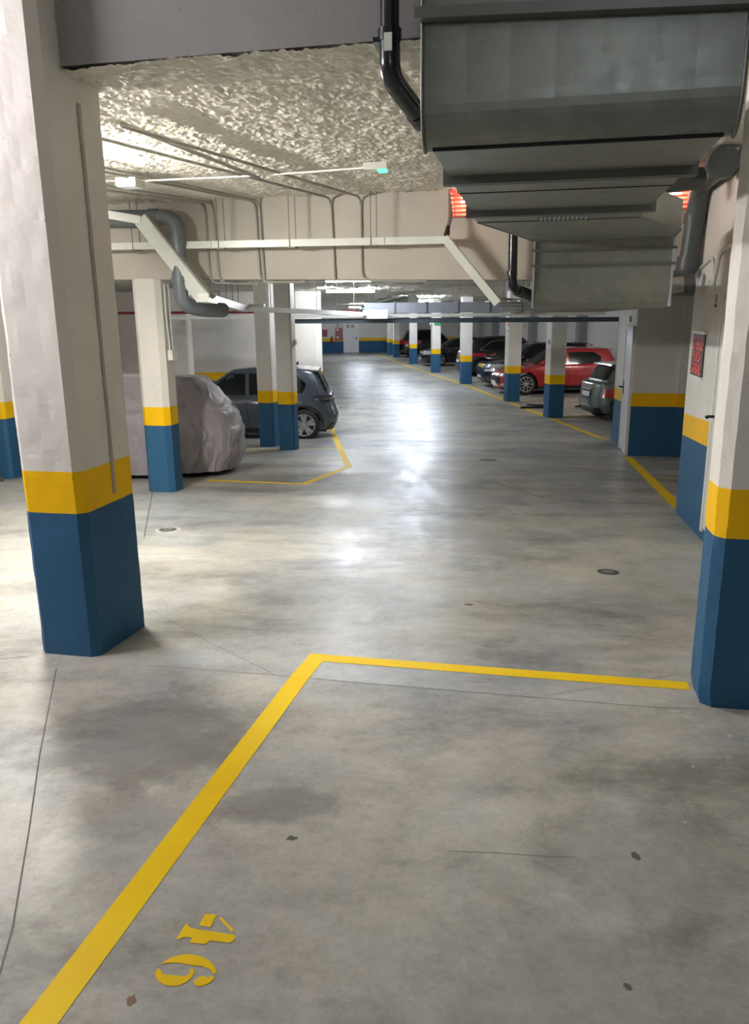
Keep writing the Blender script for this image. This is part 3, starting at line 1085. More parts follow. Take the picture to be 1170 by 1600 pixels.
# dark grey pipe at the right wall
rp = thing('dark_pipe', 'thick dark grey pipe running down between duct and sign wall', 'pipe', A(8.6, 1.5, 2.9))
el = rounded([A(7.3, 1.48, 3.78), A(8.40, 1.50, 3.78), A(8.55, 1.50, 3.5), A(8.60, 1.47, 2.92), A(8.60, 1.15, 2.86)], 0.13, 8)
MB().tube(el, 0.095, 20).build('pipe_run', M['pvc_dark'], rp)
MB().tube([A(7.26, 1.46, 3.77), A(7.38, 1.46, 3.77)], 0.125, 20).build('pipe_cap', M['pvc_dark'], rp)
MB().tube([A(8.59, 1.478, 3.12), A(8.60, 1.472, 3.00)], 0.11, 20).build('collar', M['pvc_dark'], rp)
MB().tube([A(8.55, 1.498, 3.52), A(8.555, 1.496, 3.43)], 0.108, 20).build('collar', M['pvc_dark'], rp)
rp2 = thing('dark_pipe', 'horizontal grey pipe stub with round end below the dark pipe', 'pipe', A(8.3, 1.47, 2.85))
MB().tube([A(8.35, 1.46, 2.86), A(8.35, 1.02, 2.80)], 0.075, 18).build('pipe_run', M['conduit'], rp2)
MB().tube([A(8.35, 1.50, 2.862), A(8.35, 1.40, 2.852)], 0.10, 18).build('collar', M['pvc_dark'], rp2)
rp3 = thing('dark_pipe', 'branch pipe from the wall to the duct end, crossing near the ceiling', 'pipe', A(8.0, 1.2, 3.7))
MB().tube([A(7.6, 1.35, 3.70), A(7.3, 0.55, 3.60)], 0.09, 18).build('pipe_run', M['pvc_dark'], rp3)

# ---- conduits on the beam face and over the ceiling
cond = [
    ('pair-left conduit bending from the ceiling down the beam', [A(7.0, -4.6, 3.87), A(8.915, -3.76, 3.87), A(8.915, -3.74, 2.97), A(8.915, -3.5, 2.97)]),
    ('pair-right conduit bending from the ceiling down the beam', [A(6.85, -4.3, 3.87), A(8.915, -3.66, 3.87), A(8.915, -3.63, 2.97), A(9.0, -3.2, 2.96)]),
    ('conduit descending the beam left of its middle', [A(6.3, -3.9, 3.87), A(8.915, -3.15, 3.87), A(8.915, -3.13, 2.97), A(8.915, -2.6, 2.97)]),
    ('conduit beside the middle-left one, a finger apart', [A(6.2, -3.75, 3.87), A(8.915, -3.10, 3.87), A(8.915, -3.08, 2.97)]),
    ('conduit descending the middle of the beam', [A(5.30, -3.12, 3.86), A(8.915, -2.27, 3.87), A(8.915, -2.24, 2.98)]),
    ('conduit descending the beam right of its middle', [A(5.15, -2.72, 3.85), A(8.915, -1.93, 3.87), A(8.915, -1.93, 2.97), A(8.93, -1.2, 2.95)]),
]
for lb, p in cond:
    zoff = 0.0
    pth = rounded([(x, y, z - (0.045 if i == 0 else 0.0) - (0.02 if i == 1 else 0)) for i, (x, y, z) in enumerate(p)], 0.12, 6)
    tag(MB().tube(pth, 0.013, 8).build('conduit', M['conduit']), lb, 'conduit')
tag(MB().tube(rounded([A(5.15, -2.74, 3.83), A(7.2, -2.50, 3.80)], 0.1), 0.017, 8).build('conduit', M['conduit']), 'thick short conduit laid over the textured ceiling', 'conduit')
# white cable to the exit lamp
tag(MB().tube([A(7.0, -4.6, 3.83), A(7.13, -3.62, 3.81), A(7.2, -2.6, 3.82), A(7.12, -2.0, 3.815), A(6.95, -1.40, 3.80)], 0.009, 6).build('cable', M['pvc_white']),
    'white cable running across the ceiling to the green exit lamp', 'cable')
jb = thing('junction_box', 'small white junction box on the ceiling behind the left pillar', 'electrical box', A(7.10, -3.70, 3.8))
MB().box(A, 7.02, 7.20, -3.82, -3.62, 3.76, 3.83).build('box_body', M['pvc_white'], jb)
MB().box(A, 7.03, 7.19, -3.81, -3.63, 3.750, 3.76).build('box_lid', M['pvc_white'], jb)
ex = thing('exit_lamp', 'small ceiling emergency lamp glowing green near the duct', 'lamp', A(6.94, -1.34, 3.78))
MB().box(A, 6.90, 7.00, -1.47, -1.27, 3.775, 3.83).build('lamp_body', M['pvc_white'], ex)
MB().box(A, 6.91, 6.99, -1.35, -1.28, 3.758, 3.775).build('lamp_lens', M['green_led'], ex)

# ---- white cable trunking
tk = thing('cable_trunking', 'long white cable trunking hung across the front of the beam', 'cable trunking', A(8.7, -2.5, 3.35))
for a, b in ((-5.6, -3.60), (-3.594, -1.62), (-1.614, -0.965)):
    za, zb = 3.39 + (a + 5) * -0.009, 3.39 + (b + 5) * -0.009
    MB().bar(A(8.68, a, za), A(8.68, b, zb), 0.07, 0.075).build('trunking_length', M['pvc_white'], tk)
for tt in (-4.55, -3.51, -2.68, -1.77):
    z = 3.39 + (tt + 5) * -0.009
    mb = MB()
    mb.tube([A(8.64, tt, z - 0.04), A(8.64, tt, 3.87)], 0.005, 6)
    mb.tube([A(8.72, tt + 0.05, z - 0.04), A(8.72, tt + 0.05, 3.87)], 0.005, 6)
    mb.box(A, 8.62, 8.74, tt - 0.02, tt + 0.07, z - 0.05, z - 0.04)
    mb.build('hanger', M['rod'], tk)
tk2 = thing('cable_trunking', 'white trunking at left that slants down under the beam', 'cable trunking', A(8.5, -4.0, 3.2))
MB().bar(A(8.05, -5.3, 3.80), A(8.45, -4.33, 3.635), 0.07, 0.085).build('trunking_length', M['pvc_white'], tk2)
mb = MB().bar(A(8.47, -4.34, 3.655), A(8.62, -3.72, 2.80), 0.17, 0.05, up=A(1, 0.2, 0)).build('sloping_length', M['pvc_white'], tk2)
MB().bar(A(8.50, -4.23, 3.655), A(8.65, -3.60, 2.80), 0.02, 0.09, up=A(1, 0.2, 0)).build('lid_edge', M['conduit'], tk2)
tk3 = thing('cable_trunking', 'white trunking running from the slanted piece away above the aisle', 'cable trunking', (-1.5, 13, 2.7))
a, b, c = Vector(A(8.48, -3.66, 2.80)), Vector((-2.0, 12.5, 2.715)), Vector((-0.05, 17.1, 2.63))
MB().bar(a, b, 0.12, 0.095).build('trunking_length', M['pvc_white'], tk3)
MB().bar(b, c, 0.12, 0.08).build('trunking_length', M['pvc_white'], tk3)
for i in range(10):
    q = a.lerp(b, (i + 1) / 6) if i < 5 else b.lerp(c, (i - 4) / 6)
    MB().tube([q + Vector((0, 0, -0.05)), q + Vector((0, 0, 0.62 if i > 0 else 0.4))], 0.006, 6).build('hanger', M['rod'], tk3)
MB().box(W, -1.95, -1.70, 12.6, 12.8, 2.75, 2.79).build('trunking_joint', M['pvc_white'], tk3)
tk4 = thing('cable_trunking', 'white trunking slanting down from the right end of the hung one', 'cable trunking', A(8.7, -0.7, 3.0))
MB().bar(A(8.66, -0.975, 3.375), A(8.70, -0.40, 2.70), 0.085, 0.06, up=A(1, 0.2, 0)).build('sloping_length', M['pvc_white'], tk4)
MB().tube([A(8.70, -0.975, 3.30), A(8.70, -0.955, 3.42), A(8.72, -0.945, 3.50)], [0.03, 0.032, 0.02], 8).build('cable_bundle', M['black'], tk4)
MB().tube([A(8.72, -0.945, 3.48), A(8.76, -0.92, 3.62), A(8.80, -0.93, 3.70), A(8.85, -0.95, 3.84)], [0.02, 0.022, 0.02, 0.012], 8).build('cable_bundle', M['rod'], tk4)
# far trunking, red pipe and dark band at the second row
tk5 = thing('cable_trunking', 'straight white trunking on the dark beam far across the aisle', 'cable trunking', (0.5, 17.3, 2.6))
for i in range(6):
    x0 = -4.9 + i * 1.65
    MB().bar((x0, 17.75 - x0 * 0.12, 2.60), (x0 + 1.64, 17.75 - (x0 + 1.64) * 0.12, 2.60), 0.08, 0.07).build('trunking_length', M['pvc_white'], tk5)
jb2 = thing('junction_box', 'white box where the far trunkings meet over the aisle', 'electrical box', (0.02, 17.0, 2.6))
MB().box(W, -0.20, 0.32, 16.85, 17.35, 2.535, 2.72).build('box_body', M['pvc_white'], jb2)
MB().box(W, -0.19, 0.31, 16.83, 16.85, 2.545, 2.71).build('box_lid', M['pvc_white'], jb2)
tag(MB().tube([(-6.2, 18.3, 2.72), (-0.3, 17.6, 2.70)], 0.03, 10).build('red_pipe', M['redpipe']), 'thin red sprinkler pipe behind the pillar pair', 'pipe')
o = MB()
o.bar((-2.0, 18.3, 2.50), (5.45, 17.2, 2.475), 0.3, 0.10)  # plain bar across the aisle in one dark slate colour
tag(o.build('dark_band', M['steelblue']), 'dark slate band spanning the aisle above the far pillars', 'beam')

# stacked tray ends right of the aisle, under the black pipe
ts = thing('cable_tray_stack', 'cluster of stacked beige cable trays and rods before the far dark band', 'cable tray', (2.9, 14.6, 2.6))
for i in range(5):
    x0 = 2.15 + i * 0.09
    MB().bar((x0, 14.0 - i * 0.1, 2.86 - i * 0.062), (x0 + 0.55, 15.2 - i * 0.1, 2.86 - i * 0.062), 0.30, 0.028).build('tray', M['mortar'], ts)
for i in range(8):
    x0 = 2.3 + i * 0.085
    MB().tube([(x0, 14.3, 2.55), (x0, 14.3, 3.35)], 0.006, 6).build('hanger_rod', M['galv_bright'], ts)
MB().tube([(2.85, 14.7, 2.85), (3.10, 14.8, 2.82), (3.12, 14.8, 2.66), (2.9, 14.7, 2.58)], 0.035, 10).build('bent_tube', M['galv_bright'], ts)

# ---- terracotta vent above the beam: a lit niche behind clay slats
vt = thing('terracotta_vent', 'red clay slatted vent glowing above the beam behind the duct', 'vent', A(9.0, 0.3, 3.62))
MB().box(A, 9.28, 9.33, -0.96, 1.58, 3.62, 3.99).build('vent_back', M['brick'], vt)
for i in range(6):
    z = 3.648 + i * 0.043
    MB().extrude([A(8.945, -0.955, z + 0.014), A(8.945, -0.955, z + 0.022), A(8.985, -0.955, z + 0.008), A(8.985, -0.955, z)], tuple(np.array(A(0, 2.53, 0)))).build('slat', M['terracotta'], vt)
MB().box(A, 8.90, 9.28, -0.97, 1.59, 3.600, 3.621).build('vent_sill', M['brick'], vt)
for tt in (-0.958, 1.572):
    MB().box(A, 8.92, 9.28, tt - 0.01, tt + 0.01, 3.62, 3.95).build('vent_jamb', M['brick'], vt)
for i in range(9):
    tt = -0.90 + i * 0.305
    MB().box(A, 8.985, 9.00, tt - 0.006, tt + 0.006, 3.62, 3.92).build('mullion', M['terracotta'], vt)
tag_l = []


def luminaire(p, q, mat, label, z_up=0.03, wdt=0.11):
    p, q = Vector(p), Vector(q)
    c = (p + q) / 2
    o = thing('fluorescent_lamp', label, 'lamp', c)
    MB().bar(p + Vector((0, 0, z_up + 0.02)), q + Vector((0, 0, z_up + 0.02)), wdt, 0.04).build('lamp_housing', M['pvc_white'], o)
    MB().tube([p, q], 0.03, 8).build('lamp_tube', mat, o)
    sv = c.y * cos(HA) + c.x * sin(HA)
    ztop = 4.25 if sv < 3.85 else (3.88 if sv < 8.93 else 3.39)
    if ztop - p.z > 0.08:
        for f_ in (0.2, 0.8):
            h_ = p.lerp(q, f_)
            MB().tube([(h_.x, h_.y, p.z + z_up + 0.04), (h_.x, h_.y, ztop)], 0.006, 6).build('hanger_rod', M['rod'], o)
    return o


luminaire(A(9.16, -0.85, 3.80), A(9.16, -0.05, 3.80), M['tube_vent'], 'short tube lamp inside the terracotta vent, left end')
luminaire(A(9.16, 0.70, 3.80), A(9.16, 1.45, 3.80), M['tube_vent'], 'short tube lamp inside the terracotta vent, right end')

# ---- fluorescent lamps
luminaire(A(5.3, -4.05, 3.50), A(6.3, -4.05, 3.50), M['tube_warm'], 'ceiling tube lamp hidden behind the large left pillar')
luminaire((-1.18, 20.8, 3.23), (0.06, 20.8, 3.23), M['tube_neutral'], 'nearest visible tube lamp glaring above the aisle')
luminaire((1.30, 35.0, 3.24), (2.65, 35.0, 3.24), M['tube_cool'], 'second visible tube lamp farther down the aisle')
luminaire((0.4, 42.5, 3.22), (1.6, 42.5, 3.22), M['tube_cool'], 'faint third tube lamp down the aisle')
luminaire((-1.5, 52.0, 3.22), (-0.2, 52.0, 3.22), M['tube_cool'], 'farthest tube lamp near the end wall')
luminaire((-0.9, 15.7, 3.27), (0.3, 15.7, 3.27), M['fill_ramp'], 'added fill lamp behind the beam over the ramp')  # added fill tube, not a lamp of the garage
luminaire((1.2, 28.5, 3.27), (2.5, 28.5, 3.27), M['tube_cool'], 'tube lamp over the aisle beyond the crossing duct')
luminaire((-6.6, 12.8, 3.25), (-5.4, 12.8, 3.25), M['tube_bay'], 'tube lamp over the left bays above the covered car')
luminaire((8.0, 21.8, 3.27), (9.2, 21.8, 3.27), M['tube_bay'], 'tube lamp over the grey hatchback bay')
luminaire(A(2.1, -4.2, 4.1), A(3.3, -4.2, 4.1), M['tube_near'], 'tube lamp left of the viewpoint, out of view')
luminaire(A(-2.2, 0.2, 4.1), A(-2.2, 1.4, 4.1), M['fill_back'], 'added fill lamp behind the viewpoint, out of view')  # added unseen tube, fills light onto the near floor

# ================================================================== RIGHT WALL FITTINGS
d1 = thing('door_1', 'white door edge with dark handle beside the right pillar', 'door', A(6.9, 1.58, 0.60))
d1['kind'] = 'structure'
MB().box(A, 7.42, 7.50, 1.585, 1.60, 0.60, 2.73).build('door_jamb', M['pvc_white'], d1)
MB().box(A, 6.45, 7.42, 1.592, 1.60, 0.64, 2.70).build('door_leaf', M['door'], d1)
hd = MB().tube(rounded([A(7.36, 1.592, 1.68), A(7.36, 1.52, 1.68), A(7.28, 1.515, 1.68)], 0.03), 0.013, 8)
hd.build('door_handle', M['black'], d1)
# sign
sg = thing('sale_sign', 'black sale sign with fluorescent red letters on the right wall', 'sign', A(8.33, 1.59, 2.0))
MB().box(A, 8.05, 8.62, 1.588, 1.60, 1.955, 2.39).build('sign_panel', M['signblack'], sg)
MB().box(A, 8.03, 8.64, 1.578, 1.60, 2.375, 2.405).build('sign_frame', M['signframe'], sg)
MB().box(A, 8.03, 8.64, 1.578, 1.60, 1.945, 1.97).build('sign_frame', M['signframe'], sg)


def text_mesh(txt, size, mat, name, mw, parent=None, align='CENTER', extr=0.001, wfit=None):
    cu = bpy.data.curves.new(name, 'FONT')
    cu.body = txt
    cu.size = size
    cu.align_x = align
    cu.align_y = 'CENTER'
    cu.extrude = extr
    cu.offset = size * 0.02
    ob = bpy.data.objects.new(name, cu)
    dg = bpy.context.evaluated_depsgraph_get()
    me = bpy.data.meshes.new_from_object(ob.evaluated_get(dg)) if False else ob.to_mesh()
    me2 = me.copy()
    ob.to_mesh_clear()
    bpy.data.objects.remove(ob)
    if wfit:
        xs = [v.co.x for v in me2.vertices]
        wd = max(xs) - min(xs)
        me2.transform(Matrix.Diagonal((wfit / wd, 1, 1, 1)))
    me2.transform(mw)
    me2.materials.clear()
    me2.materials.append(mat)
    o = bpy.data.objects.new(name, me2)
    C.objects.link(o)
    if parent:
        o.parent = parent
        o.matrix_parent_inverse = parent_world(parent).inverted()
    return o


def wall_frame(origin, xdir, zdir=(0, 0, 1)):
    x = Vector(xdir).normalized()
    z = Vector(zdir).normalized()
    n = x.cross(z)
    return Matrix(((x.x, z.x, n.x, origin[0]), (x.y, z.y, n.y, origin[1]), (x.z, z.z, n.z, origin[2]), (0, 0, 0, 1)))


xd = Vector(A(-1, 0, 0))   # reading direction: from far to near
for txt, zz, hh, ww in (('SE VENDE', 2.275, 0.17, 0.50), ('PLAZA', 2.155, 0.135, 0.42), ('GARAJE', 2.035, 0.15, 0.46)):
    text_mesh(txt, hh, M['neonred'], 'lettering', wall_frame(A(8.33, 1.584, zz), xd), sg, wfit=ww, extr=0.0015)
# conduits, box, number marker
tag(MB().tube(rounded([A(8.75, 1.585, 2.98), A(8.0, 1.585, 3.08), A(7.86, 1.585, 2.85)], 0.09), 0.014, 8).build('conduit', M['pvc_white']),
    'pale conduit arching over to the junction box on the sign wall', 'conduit')
tag(MB().tube(rounded([A(7.2, 1.585, 3.12), A(7.72, 1.585, 3.10), A(7.88, 1.575, 2.80)], 0.10), 0.018, 8).build('conduit', M['pvc_white']),
    'thicker pale conduit descending to the junction box from the right', 'conduit')
jb3 = thing('junction_box', 'square white junction box high on the sign wall', 'electrical box', A(7.92, 1.58, 2.8))
MB().box(A, 7.86, 8.02, 1.545, 1.60, 2.745, 2.87).build('box_body', M['pvc_white'], jb3)
MB().box(A, 7.87, 8.01, 1.538, 1.545, 2.755, 2.86).build('box_lid', M['pvc_white'], jb3)
nm_ = thing('wall_marker', 'narrow grey marker plate above the door beside the right pillar', 'sign', A(7.75, 1.59, 2.62))
MB().box(A, 7.72, 7.79, 1.592, 1.60, 2.66, 2.735).build('plate', M['conduit'], nm_)
MB().box(A, 7.72, 7.79, 1.592, 1.60, 2.625, 2.65).build('plate', M['black'], nm_)

# door in the side of the stair block
d2_ = thing('door_2', 'white door with dark handle in the side of the stair block', 'door', A(14.9, 1.68, 0.1))
d2_['kind'] = 'structure'
MB().box(A, 14.28, 15.25, 1.655, 1.69, 0.14, 2.30).build('door_leaf', M['doorlav'], d2_)
MB().box(A, 14.20, 14.28, 1.64, 1.69, 0.12, 2.38).build('door_frame', M['door'], d2_)
MB().box(A, 15.25, 15.31, 1.64, 1.69, 0.09, 2.38).build('door_frame', M['door'], d2_)
MB().box(A, 14.20, 15.31, 1.64, 1.69, 2.30, 2.38).build('door_frame', M['door'], d2_)
hh = MB().tube(rounded([A(15.18, 1.655, 1.27), A(15.18, 1.59, 1.27), A(15.33, 1.585, 1.27)], 0.03), 0.016, 8)
hh.box(A, 15.15, 15.21, 1.645, 1.656, 1.15, 1.38)
hh.build('door_handle', M['black'], d2_)
pn = thing('door_number', 'small grey number plate above the stair block door', 'sign', A(15.1, 1.68, 2.5))
MB().box(A, 15.0, 15.14, 1.672, 1.69, 2.44, 2.54).build('plate', M['steelblue'], pn)

# ================================================================== END WALL
ec = thing('door_3', 'white metal door with two square vents in the end wall', 'door', B(59.45, 3.9, 0))
ec['kind'] = 'structure'
UE = 59.5


def vend(px, Y=59.4):
    """pixel-free helper: lateral position for an X on the end wall"""
    return px


def BX(x):
    # lateral coordinate v on the end wall for world X
    return (x - UE * sin(HBf)) / cos(HBf)


MB().box(B, UE - 0.05, UE, BX(-2.12), BX(-1.13), 0.02, 2.28).build('door_leaf', M['door'], ec)
MB().box(B, UE - 0.07, UE, BX(-2.20), BX(-2.12), 0.0, 2.36).build('door_frame', M['door'], ec)
MB().box(B, UE - 0.07, UE, BX(-1.13), BX(-1.05), 0.0, 2.36).build('door_frame', M['door'], ec)
MB().box(B, UE - 0.07, UE, BX(-2.20), BX(-1.05), 2.28, 2.36).build('door_frame', M['door'], ec)
for x in (-1.86, -1.50):
    MB().box(B, UE - 0.065, UE - 0.05, BX(x - 0.11), BX(x + 0.11), 1.82, 2.06).build('door_vent', M['conduit'], ec)
hh = MB().box(B, UE - 0.11, UE - 0.05, BX(-1.24), BX(-1.20), 0.95, 1.18)
hh.box(B, UE - 0.12, UE - 0.09, BX(-1.36), BX(-1.20), 1.08, 1.11)
hh.build('door_handle', M['black'], ec)
c1 = thing('fire_alarm', 'small red box on the end wall left of the hose cabinet', 'fire equipment', B(UE, BX(-3.5), 1.2))
MB().box(B, UE - 0.12, UE, BX(-3.75), BX(-3.38), 1.22, 1.72).build('panel_body', M['red'], c1)
MB().box(B, UE - 0.13, UE - 0.12, BX(-3.66), BX(-3.46), 1.42, 1.52).build('panel_window', M['black'], c1)
c2 = thing('hose_cabinet', 'tall red fire hose cabinet beside the end wall door', 'fire equipment', B(UE, BX(-2.6), 1.0))
MB().box(B, UE - 0.22, UE, BX(-2.77), BX(-2.26), 0.98, 1.82).build('cabinet_body', M['red'], c2)
MB().box(B, UE - 0.235, UE - 0.22, BX(-2.74), BX(-2.29), 1.01, 1.79).build('cabinet_door', M['red'], c2)
for zz in (1.64, 1.10):
    MB().box(B, UE - 0.245, UE - 0.235, BX(-2.71), BX(-2.56), zz, zz + 0.12).build('notice', M['signframe'], c2)
c3 = thing('fire_extinguisher', 'red fire extinguisher hung between the two red boxes', 'fire equipment', B(UE - 0.12, BX(-3.05), 0.75))
ex0 = B(UE - 0.12, BX(-3.06), 0)
MB().tube([(ex0[0], ex0[1], 0.72), (ex0[0], ex0[1], 0.78), (ex0[0], ex0[1], 1.10), (ex0[0], ex0[1], 1.18)], [0.07, 0.085, 0.085, 0.03], 12).build('cylinder', M['red'], c3)
MB().tube([(ex0[0], ex0[1], 1.18), (ex0[0], ex0[1], 1.27)], 0.03, 8).build('valve', M['black'], c3)
c4 = thing('alarm_siren', 'small orange siren above the extinguisher', 'fire equipment', B(UE, BX(-3.1), 2.2))
MB().box(B, UE - 0.08, UE, BX(-3.22), BX(-2.98), 2.18, 2.30).build('siren_body', M['terracotta'], c4)
tag(MB().tube([B(UE - 0.03, BX(-2.62), 1.85), B(UE - 0.03, BX(-2.62), 3.1)], 0.02, 8).build('riser_pipe', M['redpipe']), 'thin red riser pipe above the hose cabinet', 'pipe')

# right back wall: pilasters and doors behind the cars
for k, (u, lb) in enumerate(((32.6, 'dark pilaster behind the red car roof'), (39.6, 'dark pilaster behind the navy car'), (47.2, 'dark pilaster behind the black SUV'))):
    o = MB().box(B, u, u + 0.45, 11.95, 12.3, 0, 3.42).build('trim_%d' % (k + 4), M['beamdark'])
    struct(o, lb, 'pilaster')
for k, (u, lb) in enumerate(((27.9, 'left white door on the far right wall above the red car'), (26.0, 'right white door on the far right wall above the red car'))):
    o = thing('door_%d' % (k + 4), lb, 'door', B(u, 12.25, 0))
    o['kind'] = 'structure'
    MB().box(B, u, u + 1.0, 12.25, 12.3, 0.02, 2.25).build('door_leaf', M['door'], o)
    MB().box(B, u + 0.2, u + 0.8, 12.24, 12.25, 1.7, 2.0).build('door_vent', M['conduit'], o)

# pillar fittings
p2s = thing('pillar_sign', 'small red and white notice on the second right-row pillar', 'sign', B(23.6, 6.41, 2.2))
MB().box(B, 23.53, 23.73, 6.42, 6.43, 2.08, 2.42).build('notice_board', M['signframe'], p2s)
MB().box(B, 23.56, 23.70, 6.412, 6.42, 2.27, 2.40).build('red_print', M['neonred'], p2s)
MB().box(B, 23.56, 23.70, 6.412, 6.42, 2.11, 2.16).build('red_print', M['neonred'], p2s)
xs = thing('exit_sign', 'green exit sign high on the fourth right-row pillar', 'sign', B(36.85, 6.7, 2.25))
MB().box(B, 36.86, 36.90, 6.52, 6.82, 2.18, 2.36).build('sign_panel', M['green_led'] if False else simple('exit_green', (0.02, 0.28, 0.10), 0.5), xs)
cm = thing('security_camera', 'small white camera on the side of the fourth right-row pillar', 'camera', B(36.95, 6.38, 2.25))
MB().box(B, 36.88, 37.05, 6.33, 6.43, 2.18, 2.30).build('camera_body', M['pvc_white'], cm)
MB().tube([B(36.86, 6.38, 2.24), B(36.89, 6.38, 2.24)], 0.03, 8).build('camera_lens', M['black'], cm)
for u, z, lb in ((19.6, 1.86, 'small grey switch on the first right-row pillar'), (30.3, 1.62, 'small grey switch on the third right-row pillar')):
    o = thing('light_switch', lb, 'switch', B(u, 6.4, z))
    MB().box(B, u - 0.05, u + 0.05, 6.37, 6.43, z, z + 0.12).build('switch_body', M['pvc_white'], o)
    MB().box(B, u - 0.02, u + 0.02, 6.36, 6.37, z + 0.03, z + 0.09).build('rocker', M['conduit'], o)

# black folding barrier lying behind the first right-row pillar
bb = thing('parking_barrier', 'black folded parking barrier lying on the floor behind the first pillar', 'barrier', B(21.6, 6.9, 0))
MB().bar(B(21.7, 6.35, 0.03), B(21.7, 7.5, 0.03), 0.10, 0.06).build('base_bar', M['black'], bb)
MB().bar(B(21.95, 6.60, 0.08), B(21.8, 7.4, 0.05), 0.05, 0.04).build('hinged_bar', M['black'], bb)
MB().box(B, 21.65, 21.80, 7.4, 7.55, 0, 0.10).build('lock_block', M['black'], bb)

# crumpled grey tarpaulin at the foot of the left-edge pillar
tx, ty, _ = A(9.40, -7.45, 0)
tz = fz(tx, ty)
mb = MB()
nr, nc = 10, 28
vs = []
for i in range(nr + 1):
    f = i / nr
    for j in range(nc):
        a = 2 * pi * j / nc
        rr = 0.20 * (1 - f ** 2.4) ** 0.5 if i < nr else 0.0
        rr *= 1 + 0.10 * sin(5 * a + 3 * f) + 0.06 * sin(9 * a)
        vs.append((tx + rr * 1.4 * cos(a), ty - 0.22 + rr * sin(a), tz + 0.19 * f))
mb.add(vs, [(i * nc + j, i * nc + (j + 1) % nc, (i + 1) * nc + (j + 1) % nc, (i + 1) * nc + j) for i in range(nr) for j in range(nc)], 0, True)
tag(mb.build('tarpaulin', M['tarp']), 'small crumpled grey-green bundle at the foot of the leftmost pillar', 'tarpaulin')


# ================================================================== CARS
def lerp_tab(tab, x):
    return float(np.interp(x, [a for a, b in tab], [b for a, b in tab]))


